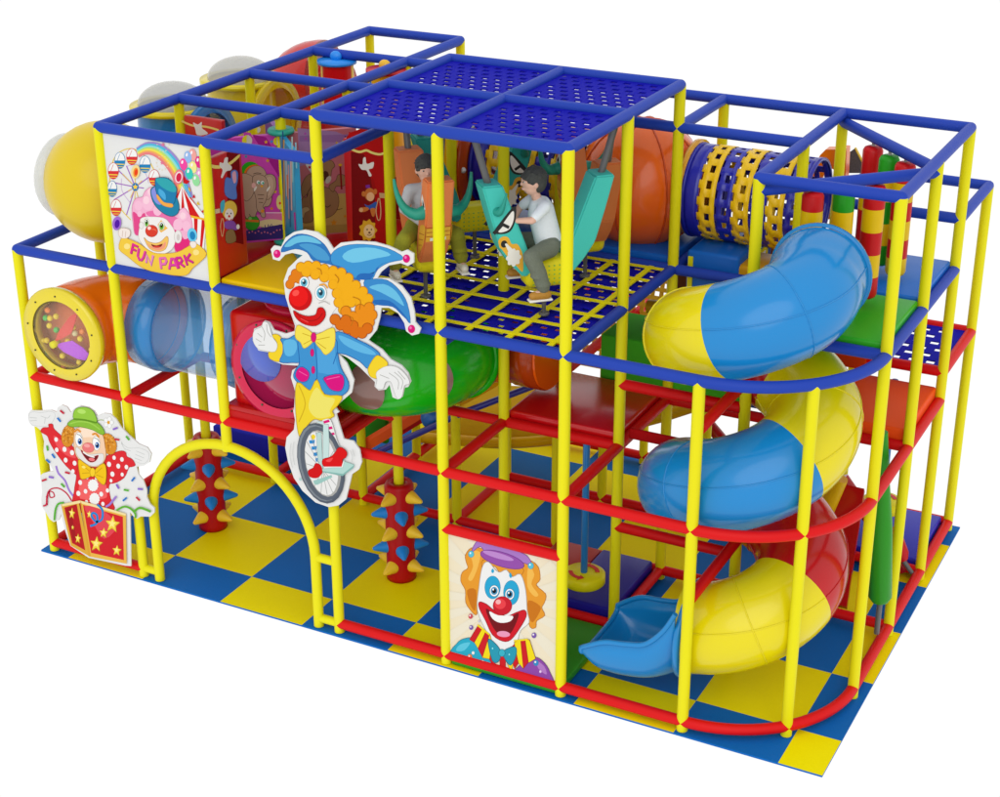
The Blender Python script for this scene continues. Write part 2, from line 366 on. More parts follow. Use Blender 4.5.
a.poly('c81020', [(740,400),(765,440),(795,455),(770,480),(735,470)], False); a.poly('e0a818', [(790,500),(805,545),(775,540)], False); a.poly('c81020', [(830,570),(845,600),(815,605)], False); a.poly('e0b828', [(865,630),(885,665),(855,660)], False); a.poly('c81020', [(915,705),(920,735),(895,725)], False)
a.poly('60b0d8', [(735,480),(770,490),(810,590),(790,600)], False)
a.crop = (100, 190, 8.333)
a.poly('f0eeec', [(755,225),(885,245),(865,500),(770,440)], False)
for pp in ([(782,230),(815,240),(808,420),(785,330)], [(848,240),(880,245),(850,490),(832,478)], [(740,215),(760,225),(775,380),(760,380)]): a.poly('d01818', pp, False)
a.poly('f0b828', [(730,205),(885,240),(885,256),(730,225)], False)
hair = [(275,115),(305,70),(355,60),(375,15),(440,-22),(560,40),(640,170),(700,150),(745,205),(765,265),(768,330),(750,400),(742,480),(690,515),(628,512),(600,300),(540,230),(440,230),(360,220),(340,280),(322,370),(290,362),(278,280),(268,200)]
a.poly('f0b0cc', hair, True, 'd07098', 4)
a.poly('e04888', [(275,180),(330,215),(370,190),(380,235),(350,280),(325,370),(290,360),(280,270)]); a.poly('e02878', [(610,360),(650,330),(700,410),(745,400),(738,480),(690,512),(630,510)])
a.poly('e870a8', [(380,190),(450,240),(540,235),(600,300),(640,330),(700,330),(640,230),(560,200),(470,170)])
for x, y, r in ((320,130,42),(430,30,52),(400,110,60),(690,210,48),(720,300,44),(330,200,25),(480,170,45),(650,290,50)): a.ell('f4bcd4', x, y, r * .8, r, 0)
for x, y, r in ((385,85,34),(690,215,30),(420,15,28)): a.ell('f8d0dc', x, y, r * .8, r, 0)
a.poly('eeeae6', [(345,235),(430,225),(530,235),(580,280),(622,350),(625,430),(600,490),(540,528),(470,528),(400,495),(350,445),(322,385),(335,290)], True, 'c8b8b0', 3)
a.ell('e8e4e0', 650, 390, 30, 52, 0, 'b8b0a8', 3); a.ell('d0c8c4', 652, 395, 14, 28); a.ell('e8e4e0', 345, 295, 17, 28, 0, 'b8b0a8', 3)
a.poly('f0b050', [(370,240),(400,240),(415,300),(385,300)], False); a.poly('f0b850', [(480,290),(510,250),(545,300),(565,320),(510,355),(498,345)], False)
for x, y, rx in ((388,272,14),(513,300,19)):
    a.ell('f4f4f0', x, y, rx + 5, 34, 0, '807060', 2); a.ell('68b030', x, y + 4, rx, 28); a.ell('102010', x, y - 6, rx * .6, 20); a.ell('f8f8f8', x - 3, y - 12, 4, 6)
a.ell('d83c28', 430, 342, 50, 48, 10, 'a02818', 3); a.ell('f07858', 445, 350, 28, 26); a.ell('d83c28', 440, 358, 34, 28); a.ell('f8d8d0', 410, 318, 15, 15)
a.poly('f0c060', [(368,400),(400,430),(460,445),(510,430),(555,388),(568,420),(545,490),(485,512),(412,485)], True, 'b87830', 3)
a.poly('f09878', [(395,440),(430,470),(500,480),(545,430),(540,480),(485,503),(420,480)]); a.poly('801c20', [(425,452),(470,462),(522,448),(500,478),(450,478)]); a.poly('d83830', [(450,468),(490,466),(500,478),(452,478)])
# lollipops and hands
for x, y, rx, ry, c1, c2, ro in ((140,278,36,58,'a068d0','5010a0',8),(768,375,40,58,'68c8e8','1880b8',-8)):
    a.ell(c1, x, y, rx, ry, ro); a.ell(c2, x + 3, y + 5, rx * .58, ry * .62, ro)
a.poly('f0c840', [(183,400),(240,412),(330,452),(400,502),(480,532),(640,522),(740,470),(802,450),(885,530),(830,600),(770,650),(712,710),(560,702),(420,672),(330,632),(230,552),(160,490)], True, 'd09820', 4)
a.poly('f0e4dc', [(155,350),(180,320),(240,330),(250,370),(222,400),(170,395)], True, 'c8a898', 3); a.line('c8a898', [(190,340),(185,390)], 4); a.line('c8a898', [(215,345),(210,395)], 4)
a.poly('f0e4dc', [(750,440),(775,430),(800,440),(795,475),(765,480)], True, 'c8a898', 3)
for x, y in ((225,470),(800,520)): a.ell('f8e088', x, y, 26, 24)
def word(strokes, c, w=17, dx=5, dy=6):
    for st in strokes: a.line(shade(c, .72), [(x + dx, y + dy) for x, y in st], w, False)
    for st in strokes: a.line(c, st, w, False)
word([[(275,448),(257,525)],[(272,452),(312,470)],[(265,488),(296,502)]], 'e02888')
word([[(322,488),(312,545),(325,578),(345,582),(360,560),(375,512)]], 'e03c98')
word([[(384,600),(388,540),(424,622),(440,548)]], 'e888c0')
word([[(508,650),(498,568)],[(500,568),(540,565),(552,590),(540,615),(508,618)]], 'e86cb0')
word([[(575,655),(592,572),(612,572),(645,648)],[(584,625),(628,622)]], 'e040a0')
word([[(655,645),(632,565)],[(634,565),(668,562),(682,585),(670,605),(645,608)],[(662,608),(700,635)]], 'd82890')
word([[(724,620),(700,545)],[(748,532),(716,580)],[(722,575),(772,600)]], 'd82888')
a.crop = (100, 130, 8.855)
a.ell('f0d890', 314, 370, 38, 62, 8); a.ell('f0902c', 316, 375, 22, 42, 8); a.ell('e84018', 320, 375, 14, 28, 8)
a.ell('e87888', 697, 415, 42, 66, 8); a.ell('f0e0e0', 697, 418, 32, 50, 8); a.ell('d01c48', 698, 420, 24, 40, 8)
# top hat
a.poly('1c80a4', [(450,535),(475,505),(502,510),(560,640),(640,655),(665,590),(695,660),(690,730),(640,762),(570,740),(500,680),(462,610)], True, '0c4c68', 5)
a.poly('8890dc', [(455,540),(478,510),(500,512),(515,600),(540,660),(500,650),(468,600)])
a.poly('1c7cac', [(490,450),(515,425),(600,430),(665,500),(675,548),(645,665),(560,640),(503,560)], True, '0c4c68', 5)
a.poly('30a4ac', [(492,440),(520,425),(600,435),(660,485),(675,545),(620,545),(540,500)]); a.poly('48a8d8', [(525,520),(575,560),(580,620),(550,600),(520,560)])
a.poly('f0a848', [(500,575),(515,580),(565,640),(640,655),(635,685),(560,668),(510,615)], True, 'a86820', 2)
a.done(t)

# --- board outlines with white border
def board(t, pts, y, crop, th=.012):
    P = []
    for (cx, cy, k), lst in pts:
        for x, yy in lst: P.append((cx + x / k, cy + yy / k))
    P = [on_plane(x, yy, (0, y, 0), Y3) for x, yy in P]
    mb = MB().prism(P, (0, th, 0)); obj('board', mb, WHT, t)

# --- clown in a star box, lower left
t = thing('cutout_sign', 'cut-out board of a clown in a green hat bursting from a red star box', 'cut-out sign', (.6, -.09, .0))
B1 = (20, 395, 7.143); B2 = (20, 480, 7.143)
board(t, [(B1, [(58,135),(75,110),(130,112),(190,110),(225,108),(262,122),(268,90),(300,70),(335,85),(362,125),(385,98),(430,75),(490,88),(530,115),(550,148),(600,130),(645,135),(685,172),(720,230),(780,290),(850,350),(910,375),(938,420),(925,480),(885,505),(832,512),(845,565),(880,610),(905,680),(905,730),(928,780)]),
          (B2, [(960,200),(960,232),(930,262),(862,260),(835,278),(812,262),(785,228),(792,615),(750,612),(490,555),(360,470),(325,370),(292,245),(285,270),(275,288),(240,300),(212,280),(180,225),(155,188),(152,140),(158,80),(150,0)]),
          (B1, [(143,580),(160,562),(205,548),(240,545),(215,500),(180,460),(168,400),(172,330),(150,255),(118,228),(85,220),(62,180)])], -.09, B1)
a = Art((.5, -.0905, 1), (0, -1, 0), B1)
G = 'c4c6c4'
a.poly('e6e6e4', [(62,150),(85,122),(150,128),(215,118),(250,140),(225,200),(180,222),(95,215),(68,190)], True, G, 2)
for l in ([(70,160),(120,165)],[(72,185),(120,180)],[(150,150),(195,165),(215,145)],[(180,165),(175,205)]): a.line(G, l, 4)
a.poly('e6e6e4', [(725,345),(770,380),(850,380),(915,410),(915,460),(880,490),(820,470),(780,430)], True, G, 2)
for l in ([(830,400),(890,425)],[(825,425),(885,450)],[(820,450),(870,470)],[(725,335),(745,380),(790,400)]): a.line(G, l, 4)
a.line('9cb060', [(545,190),(575,178),(620,185)], 5)
for k in range(5): a.ell('f2f2f0', 632 + 22*math.cos(k*1.256), 196 + 26*math.sin(k*1.256), 13, 15, 0, G, 2)
a.ell('e0a028', 632, 196, 10, 12)
a.line('a07cd0', [(258,510),(275,560),(320,610),(350,680),(388,732)], 13)
a.line('c81840', [(195,785),(190,740),(210,680),(270,665),(330,700),(368,755)], 9); a.line('c81840', [(210,690),(215,730),(245,725),(235,695),(205,690),(188,730)], 8)
red = 'dc2830'
a.poly(red, [(150,262),(165,235),(205,232),(205,210),(232,210),(240,240),(275,275),(330,320),(385,380),(440,450),(420,570),(350,525),(290,455),(240,385),(210,330),(195,290)], True, 'b01820', 3)
a.poly(red, [(600,460),(680,412),(728,400),(755,412),(762,440),(800,460),(822,500),(795,512),(775,520),(742,590),(665,630),(615,605)], True, 'b01820', 3)
a.poly(red, [(410,530),(450,490),(600,510),(640,620),(632,660),(645,740),(660,830),(390,830),(388,690),(402,600)], True, 'b01820', 3)
a.poly('f06060', [(430,620),(470,600),(600,620),(620,700),(600,740),(430,740)]); a.poly('ec5054', [(240,290),(300,330),(370,400),(400,450),(330,430),(260,360)])
for x, y, r in ((258,318,15),(262,392,15),(318,388,17),(372,412,17),(326,465,16),(390,487,16),(378,545,14),(430,625,16),(417,703,17),(468,688,15),(580,708,16),(625,682,14),(636,495,17),(672,448,14),(702,508,16),(728,460,15),(760,515,15),(660,565,17),(730,568,13),(650,612,12),(592,778,14),(545,595,12),(480,590,10),(475,765,14)): a.ell('f0eeec', x, y, r * .85, r * 1.1, -10)
for x, y in ((522,645),(532,742)):
    a.poly('f0efec', [(x + (34 + 5*(k % 2))*math.cos(k*PI/13), y + (40 + 5*(k % 2))*math.sin(k*PI/13)) for k in range(26)], False)
for hx, hy, rx, ry, ro in ((345,292,46,76,8),(632,350,52,74,-20)):
    r_ = math.radians(ro); pts = []
    for k in range(40):
        b = k * PI / 20; q = 1 + .06 * (k % 2); u, v = rx*q*math.cos(b), ry*q*math.sin(b); pts.append((hx + u*math.cos(r_) - v*math.sin(r_), hy + u*math.sin(r_) + v*math.cos(r_)))
    a.poly('d88c24', pts, False, 'a86418', 2)
    random.seed(3)
    for k in range(34):
        b = random.random()*6.28; q = random.random()**.5; a.ell(('b87018', 'e8a848')[k % 2], hx + rx*.85*q*math.cos(b), hy + ry*.85*q*math.sin(b), 6, 7, 0, None, 0, 8)
a.poly('f2ccaa', [(395,245),(460,225),(545,248),(590,290),(606,370),(612,440),(582,495),(530,512),(460,492),(402,432),(385,350),(388,280)], True, 'b88858', 3)
a.poly('fae0c8', [(420,250),(470,238),(540,262),(560,310),(500,300),(440,300)])
a.poly('e4e2de', [(402,372),(440,400),(490,425),(560,420),(595,425),(588,480),(522,508),(450,472),(406,425)], True, 'b8a898', 3)
for x, y in ((421,318),(545,345)):
    a.ell('f8f8f6', x, y, 25, 50, -5, 'b0a090', 3); a.ell('2464b0', x + 6, y + 14, 15, 22, -5); a.ell('0c1830', x + 7, y + 14, 8, 13); a.ell('f8f8f8', x + 2, y + 6, 4, 5)
    a.line('605040', [(x - 14, y - 38), (x + 8, y - 30), (x + 20, y - 10)], 4)
a.line('e08c20', [(390,262),(410,248),(432,262)], 13); a.line('e08c20', [(518,282),(540,276),(562,300)], 13)
a.poly('701418', [(436,395),(475,425),(525,440),(558,432),(540,468),(502,478),(465,445)], True, 'c82030', 3); a.ell('f0787c', 512, 460, 22, 12, 10); a.line('f4f2f0', [(452,408),(490,432),(530,444)], 9)
a.ell('e87878', 488, 376, 42, 34, 12, 'b84848', 2); a.ell('f4a4a0', 478, 362, 22, 13, 12)
a.poly('88bc38', [(340,208),(372,180),(420,170),(500,172),(570,215),(602,268),(580,280),(520,248),(430,225),(370,226)], True, '5c8c1c', 4)
a.poly('94c840', [(386,172),(390,112),(430,90),(488,95),(528,128),(545,196),(460,176)], True, '5c8c1c', 4); a.ell('b4e068', 440, 118, 30, 16, 8); a.line('60901c', [(386,172),(460,178),(543,198)], 12)
a.line('a0d050', [(360,205),(420,190),(500,200),(570,245)], 9)
a.poly('f0c010', [(418,465),(455,485),(512,530),(512,572),(445,600),(428,560)], True, 'b08808', 4); a.poly('f0c010', [(530,545),(598,490),(615,560),(600,640),(545,592)], True, 'b08808', 4); a.ell('f4cc28', 518, 552, 17, 30, 0, 'b08808', 3)
for l in ([(440,500),(500,545)],[(445,560),(500,555)],[(585,520),(540,560)],[(595,590),(545,570)]): a.line('c89c08', l, 5)
a.ell('f8e070', 455, 515, 14, 9, 20)
conf = [(300,122,'c81838',40),(278,177,'2474c8',50),(680,240,'8c64c8',-20),(692,318,'c81838',10),(768,308,'58b030',50),(195,380,'58b030',80),(238,436,'2474c8',55),(200,472,'2474c8',40),(338,556,'c81838',15),(222,588,'8c64c8',10),(172,608,'c81838',-20),(305,646,'58b030',45),(808,602,'2474c8',-50),(697,654,'8c64c8',60),(758,680,'58b030',10),(858,672,'8c64c8',5),(748,745,'2474c8',-40),(842,742,'c81838',45)]
for x, y, c, r in conf:
    r = math.radians(r); a.line(c, [(x - 15*math.cos(r), y - 15*math.sin(r)), (x + 15*math.cos(r), y + 15*math.sin(r))], 13, False)
a.crop = B2
a.line('58b030', [(245,285),(252,215),(272,172),(310,162)], 13); a.line('c81840', [(168,185),(188,175),(192,130),(200,90)], 12)
a.poly('dca838', [(293,175),(418,148),(500,548),(362,468)], False); a.poly('b8141c', [(316,197),(405,172),(466,502),(372,450)], False); a.poly('a01018', [(330,205),(360,195),(400,400),(380,440)], False)
a.poly('e8b448', [(430,146),(757,240),(762,598),(495,546)], False); a.poly('f0dca0', [(300,172),(425,146),(757,240),(755,255),(430,165),(300,188)], False); a.poly('d01c28', [(450,178),(735,262),(742,572),(508,520)], False)
a.poly('e04450', [(460,185),(600,222),(690,330),(600,420),(520,300)], True); a.poly('d8a030', [(430,150),(440,165),(505,545),(490,545)], False)
def sstar(x, y, r, sx):
    a.star('b88c18', x + 2, y + 3, r, sx, -84); a.star('f0d040', x, y, r * .93, sx, -84); a.star('fae888', x - 2, y - 3, r * .5, sx, -84)
for x, y, r, sx in ((370,238,44,.55),(376,338,18,.6),(413,418,38,.6),(495,245,30,.7),(660,315,66,.85),(597,377,40,.85),(545,457,60,.8),(691,503,42,.85)): sstar(x, y, r, sx)
a.line('1c84cc', [(555,178),(588,215),(585,280),(545,298),(512,260),(520,235),(548,250),(552,290),(540,315),(505,328)], 15)
a.line('60b030', [(692,215),(745,190),(790,205),(822,240),(825,268)], 14); a.line('60b030', [(815,225),(850,200),(890,208),(930,225)], 16)
a.line('a07cd0', [(615,190),(640,175),(660,150),(685,120)], 15)
a.done(t)

# --- jester on a unicycle
t = thing('cutout_sign', 'tall cut-out board of a clown in a blue jester hat riding a unicycle', 'cut-out sign', (2.9, -.1, 1.3))
C1 = (245, 225, 5.556); C2 = (245, 310, 5.556); C3 = (265, 400, 6.93)
board(t, [(C1, [(143,135),(160,115),(200,122),(225,70),(270,40),(330,28),(400,40),(455,80),(490,133),(530,100),(620,90),(720,95),(800,118),(868,150),(900,138),(937,160),(937,210),(905,228),(865,212),(800,225),(755,262),(735,295),(800,298),(870,340),(920,405),(940,480),(945,540),(976,575),(965,605),(928,614),(895,590),(885,545),(850,490),(800,460),(757,460),(748,520),(730,585),(685,640)]),
          (C2, [(703,182),(760,220),(808,275),(868,308),(905,350),(920,398),(905,428),(885,432),(872,485),(850,497),(820,485),(803,415),(782,442),(742,447),(720,425),(722,400),(690,370),(640,320),(570,265),(515,238),(565,295),(605,390),(592,460),(545,500),(500,540),(522,568)]),
          (C3, [(492,95),(512,165),(545,270),(612,285),(655,345),(670,430),(650,482),(602,515),(582,600),(560,690),(510,730),(440,742),(350,710),(260,630),(200,540),(160,430),(140,330),(150,258),(200,205),(208,140),(193,60)]),
          (C2, [(272,560),(278,450),(255,375),(262,335),(300,310),(210,303),(160,285),(130,235),(75,225),(42,170),(50,105),(90,88),(108,60),(135,70),(160,112),(225,132),(275,118)]),
          (C1, [(278,560),(250,480),(225,400),(215,310),(240,240),(290,190),(320,168),(262,155),(222,165),(190,200),(155,190)])], -.1, C1, .014)
a = Art((2.9, -.1005, 2), (0, -1, 0), C1)
a.poly('2c74b8', [(202,150),(228,95),(290,52),(370,62),(440,108),(482,175),(520,205),(600,270),(640,310),(600,300),(520,240),(460,215),(380,198),(345,152),(280,132)], True, '1c5090', 2)
a.poly('68bcdc', [(218,118),(262,75),(320,58),(385,72),(425,105),(350,95),(290,100),(250,120)]); a.poly('4898cc', [(300,110),(370,105),(440,140),(470,195),(400,190),(350,145)])
a.poly('3c94d0', [(482,160),(545,118),(660,108),(790,130),(882,185),(800,208),(738,245),(705,302),(660,300),(600,290),(540,235),(485,215)], True, '1c5090', 2)
a.poly('70c4e4', [(540,175),(600,132),(720,128),(810,165),(730,185),(600,210)]); a.poly('2468b4', [(860,192),(790,205),(730,240),(700,300),(620,300),(640,270),(720,265),(760,215)])
a.poly('3888c8', [(660,322),(700,302),(790,308),(862,368),(902,440),(918,545),(880,500),(830,455),(740,442),(700,440)], True, '1c5090', 2)
a.poly('68bce0', [(690,345),(770,328),(840,370),(885,450),(830,415),(750,372)]); a.poly('2468b4', [(705,420),(800,420),(870,480),(915,540),(870,500),(820,455),(740,445)])
for x, y in ((178,160),(897,187),(925,578)): a.ell('d80c74', x, y, 20, 23, 0); a.ell('f070b0', x - 5, y - 7, 7, 8)
a.poly('ebe8e4', [(255,350),(310,295),(370,285),(440,310),(500,360),(515,440),(480,500),(485,560),(430,595),(320,588),(278,540),(250,450)], True, 'bcb8b4', 2)
def curls(c, pts, r, oc):
    for x, y in pts: a.ell(oc, x, y, r + 4, r + 5)
    a.poly(c, pts, False)
    for x, y in pts: a.ell(c, x, y, r, r + 1)
curls('e07c10', [(250,330),(265,300),(280,270),(300,300),(310,260),(360,260)], 22, 'b85c08')
curls('f0ac10', [(310,235),(350,228),(395,228),(440,245),(490,255),(535,265),(575,295),(615,335),(655,370),(685,410),(690,455),(640,440),(590,430),(545,470),(520,430),(510,380),(490,330),(440,290),(390,275),(340,262)], 25, 'c88408')
curls('e88c10', [(560,480),(600,510),(640,470),(690,460),(705,500),(690,540),(650,560),(610,520)], 27, 'b86808')
curls('d86c08', [(500,525),(530,555),(570,575),(610,600),(650,600),(680,575),(600,560),(560,530)], 27, 'a84c04')
for l in ([(400,240),(420,250),(425,275)],[(500,275),(520,300),(515,320)],[(600,400),(640,420),(635,470)],[(560,500),(600,520),(590,560)]): a.line('b87008', l, 4)
a.line('e0b0a0', [(335,290),(350,300)], 8); a.line('e8a030', [(415,335),(440,330),(458,350)], 9)
for x, y, rx, ry in ((328,320,21,26),(421,378,26,34)):
    a.ell('fafaf8', x, y, rx + 4, ry + 5, 0, 'a8a8a4', 2); a.ell('64b0c8', x, y, rx * .9, ry * .9); a.ell('183848', x, y - 3, rx * .45, ry * .5); a.ell('f8f8f8', x - 5, y - 10, 5, 6)
a.line('b8b4b0', [(410,435),(440,425),(470,440)], 4)
a.ell('c80408', 307, 407, 65, 69, 0); a.ell('e81010', 298, 398, 52, 55); a.ell('f85048', 282, 378, 20, 16, -30)
a.poly('d00c0c', [(270,478),(300,495),(345,508),(392,500),(405,465),(430,462),(446,490),(435,525),(395,558),(335,552),(288,520)], True, '900808', 3); a.line('a00808', [(285,490),(340,530),(400,525),(430,490)], 5); a.line('f04040', [(310,520),(350,540)], 6)
a.crop = C2
jk = '3c90cc'; dk = '1c5ca4'
a.poly('f0d028', [(150,142),(185,140),(208,180),(208,250),(188,285),(140,270),(133,235),(165,230),(178,180)], True, 'b89408', 3)
a.poly(jk, [(200,162),(240,162),(282,142),(312,180),(312,280),(262,290),(196,287),(212,240),(212,190)], True, dk, 4); a.poly('60b4e0', [(215,175),(270,165),(290,200),(270,250),(225,250)])
a.poly(jk, [(500,128),(560,135),(620,165),(700,205),(750,258),(690,325),(640,285),(560,245),(490,225)], True, dk, 4); a.poly('60b4e0', [(520,140),(600,170),(700,220),(725,250),(640,235),(550,190)])
a.poly(jk, [(300,150),(400,165),(500,160),(512,235),(530,320),(572,400),(567,450),(520,478),(450,467),(410,425),(398,378),(382,410),(362,443),(320,422),(273,375),(283,330),(305,290)], True, dk, 4)
a.poly('4ca0d8', [(410,180),(490,190),(505,280),(520,360),(430,350),(405,330)]); a.line(dk, [(385,180),(398,280),(400,380)], 4); a.line(dk, [(512,235),(490,300)], 4)
a.poly('f0dc50', [(280,150),(290,88),(330,100),(372,130),(380,170),(330,212),(310,180)], True, 'c09c10', 3); a.poly('f0dc50', [(390,145),(430,125),(470,105),(497,110),(495,200),(450,248),(420,215),(395,185)], True, 'c09c10', 3)
a.line('c8a418', [(375,150),(320,130)], 4); a.line('c8a418', [(372,165),(325,190)], 4); a.line('c8a418', [(400,165),(470,150)], 4); a.line('c8a418', [(400,180),(450,215)], 4)
a.ell('d80c74', 381, 152, 14, 26, 0, '98084c', 2)
for x, y in ((373,237),(379,333)): a.ell('d80c74', x, y, 9, 20, 0, '98084c', 2)
a.poly('d8087c', [(290,335),(318,318),(355,350),(345,390),(312,397),(283,370)], True, dk, 4); a.poly('d8087c', [(442,375),(530,357),(550,400),(532,447),(480,442),(450,405)], True, dk, 4)
a.line('f060a8', [(300,340),(345,365)], 4); a.line('f060a8', [(455,385),(525,370)], 5)
a.poly('f0d028', [(690,312),(720,265),(745,255),(790,292),(778,322),(742,330),(745,378),(700,370),(685,338)], True, 'b89408', 3)
a.poly('e8e8e6', [(45,168),(52,115),(92,95),(102,68),(125,72),(138,100),(152,150),(178,190),(165,230),(110,225),(70,212)], True, 'b4b4b0', 2)
for l in ([(95,95),(110,130),(105,170)],[(70,130),(95,150)],[(60,160),(90,178)],[(75,195),(110,195)],[(120,80),(125,120),(145,150)]): a.line('b4b4b0', l, 4)
a.poly('e8e8e6', [(732,345),(790,312),(850,322),(900,370),(912,408),(885,420),(870,482),(845,490),(825,440),(810,398),(780,400),(765,438),(728,432),(735,390)], True, 'b4b4b0', 2)
for l in ([(800,350),(850,390),(850,440)],[(830,345),(875,390),(868,440)],[(750,360),(800,380)],[(850,340),(890,385)]): a.line('b4b4b0', l, 4)
a.poly('ecd028', [(290,405),(350,445),(370,440),(400,390),(440,470),(535,480),(512,530),(482,562),(492,590),(430,612),(385,605),(345,640),(310,705),(292,650),(282,520)], True, 'c09c10', 4)
a.poly('ece068', [(365,480),(400,430),(440,480),(500,495),(470,560),(475,590),(400,600),(355,550)]); a.line('d0ac18', [(300,420),(335,520),(300,620)], 6)
a.crop = C3
a.poly('e8e8e6', [(392,148),(445,132),(470,180),(495,270),(520,335),(500,345),(470,290),(440,220),(415,190)], True, 'b8b8b4', 2)
for pts in ([(390,152),(442,134),(450,152),(405,165)],[(416,190),(464,182),(470,200),(428,208)],[(444,232),(478,224),(484,240),(452,250)],[(462,276),(490,270),(495,286),(472,292)],[(482,316),(508,310),(514,326),(492,332)]): a.poly('d80c74', pts, False)
a.poly('e8e8e6', [(310,285),(345,270),(370,400),(362,435),(345,400),(325,330)])
for x, y, s_ in ((325,288,22),(340,333,20),(348,376,16),(358,415,10)): a.poly('2888c8', [(x-s_,y-10),(x+s_,y-14),(x+s_-2,y+12),(x-s_+4,y+12)], False)
a.ell('545c68', 388, 439, 158, 284, -13); a.ell('7c848c', 382, 437, 146, 270, -13); a.ell('5a626e', 392, 439, 140, 262, -13); a.ell('a8a8a4', 400, 440, 118, 236, -13, 0 or None); a.ell('e6e6e4', 392, 440, 106, 226, -13)
a.poly('ecd028', [(318,262),(330,238),(350,250),(338,275)])
for x, y, s_ in ((325,290,20),(340,333,19),(348,376,15),(358,415,9)): a.poly('2888c8', [(x-s_,y-10),(x+s_,y-14),(x+s_-2,y+12),(x-s_+4,y+12)], False)
for k in range(16):
    b = k * PI / 8 + .1; r_ = math.radians(-13); u, v = 104*math.cos(b), 222*math.sin(b)
    a.line('909490', [(398,480), (392 + u*math.cos(r_) - v*math.sin(r_), 440 + u*math.sin(r_) + v*math.cos(r_))], 3, False)
a.poly('b8d4d0', [(358,228),(388,225),(400,478),(385,478),(366,400)], False, '7ca09c', 2); a.poly('c4dcd8', [(404,168),(438,170),(444,300),(440,412),(404,412)], False, '7ca09c', 2); a.poly('c4dcd8', [(350,150),(405,150),(410,172),(385,165)], False)
a.poly('98c4bc', [(335,560),(460,520),(466,535),(362,588),(340,582)], False); a.poly('a8d0c8', [(238,540),(255,545),(250,560),(236,555)], False)
a.poly('d00c10', [(300,490),(335,470),(350,440),(382,450),(398,490),(385,520),(355,540),(310,530)], True, '900808', 2)
a.poly('d80c10', [(402,412),(455,395),(490,360),(505,335),(535,332),(567,365),(558,398),(535,412),(532,460),(462,470),(405,455)], True, '900808', 3); a.poly('f04848', [(420,420),(470,400),(450,430)])
a.poly('e4e4e2', [(405,462),(530,462),(545,415),(555,430),(535,475),(410,475)], False); a.poly('b0d4cc', [(398,478),(470,470),(540,470),(550,428),(618,450),(540,512),(400,492)], False, '7cb0a8', 2); a.poly('84b4ac', [(400,492),(540,512),(617,452),(612,470),(538,527),(402,500)], False)
for l in ([(180,300),(172,380),(190,470)],[(200,290),(192,370),(205,450)],[(590,350),(605,390),(600,430)],[(605,340),(622,390)]): a.line('c4c6c4', l, 3)
a.done(t)

# --- laughing clown panel, front
t = thing('sign_panel', 'square cream panel of a laughing clown with orange hair and a purple hat', 'sign', (4.5, 0, .04))
obj('board', MB().box((4.035, -.008, .06), (4.965, .02, 1.13)), mat('dcd0b4', .5), t)
D_ = (440, 530, 4.98)
a = Art((4.5, -.009, .6), (0, -1, 0), D_)
cx, cy = 310, 350
def inside(x, y):          # clamp a ray end to the panel edge
    return (max(34, min(580, x)), y)
for k in range(18):
    b0 = 2 * PI * k / 18; b1 = b0 + PI / 18; q = []
    for b in (b0, b1):
        dx, dy = math.cos(b), math.sin(b); tt = 900
        tt = min(tt, ((586 - cx) / dx) if dx > 1e-6 else tt, ((36 - cx) / dx) if dx < -1e-6 else tt)
        for z_s in (1, -1):
            # top edge runs (34,20)->(590,152); bottom edge (34,640)->(586,780)
            m0, c0 = ((152 - 20) / 556, 26 - 34 * (132 / 556)) if z_s == 1 else ((780 - 640) / 552, 636 - 34 * (140 / 552))
            den = dy - m0 * dx
            if abs(den) > 1e-6:
                t2 = (m0 * cx + c0 - cy) / den
                if t2 > 0: tt = min(tt, t2)
        q.append((cx + dx * tt, cy + dy * tt))
    a.poly('eae2cc', [(cx, cy), q[0], q[1]], False)
hr = 'e4982c'
a.poly(hr, [(128,125),(158,90),(210,95),(240,130),(240,180),(205,230),(190,330),(182,380),(182,418),(165,412),(130,362),(128,300),(105,255),(112,212),(140,190),(132,160)], True, 'b46c18', 3)
a.poly(hr, [(395,180),(440,150),(488,185),(497,245),(478,275),(524,318),(520,358),(505,388),(520,425),(480,452),(476,483),(450,482),(428,400),(415,280)], True, 'b46c18', 3)
a.poly(hr, [(215,150),(300,160),(410,190),(400,228),(370,235),(340,205),(300,212),(275,180),(240,185),(215,195)], True, 'b46c18', 3)
for pp in ([(150,110),(200,110),(190,180),(160,250),(140,240),(165,180)], [(440,180),(470,220),(455,270),(490,320),(470,330),(435,280)]): a.poly('f0b850', pp)
for pp in ([(135,300),(180,300),(175,400),(150,370)], [(440,350),(500,380),(490,420),(460,460),(440,420)]): a.poly('c87418', pp)
a.poly('a878c4', [(160,108),(178,65),(210,55),(330,85),(400,112),(438,135),(452,172),(380,150),(240,115),(200,80)], True, '74448c', 3)
a.ell('9450a8', 310, 147, 112, 34, 17, '6c3080', 3); a.ell('bc88cc', 290, 128, 80, 14, 16)
for x, y in ((155,120),(452,178)): a.ell('58c0d8', x, y, 13, 15, 0, '2888a0', 2); a.ell('e8f8f8', x - 4, y - 5, 4, 5)
a.poly('ecebe9', [(212,185),(240,160),(275,200),(300,212),(330,200),(360,235),(400,222),(425,300),(432,400),(442,460),(400,500),(380,560),(330,612),(280,592),(230,500),(188,400),(195,290)], True, 'b0aca8', 3)
for x, y, rx, ry in ((262,286,38,56),(355,312,38,60)):
    a.ell('28a4d0', x, y, rx, ry, 0, '1c7ca0', 2)
for x, y in ((270,303),(347,320)):
    a.ell('f8f8f8', x, y, 22, 27, 0, '404040', 2); a.ell('4890b8', x, y, 17, 20); a.ell('101418', x, y, 10, 12); a.ell('ffffff', x - 5, y - 7, 4, 5)
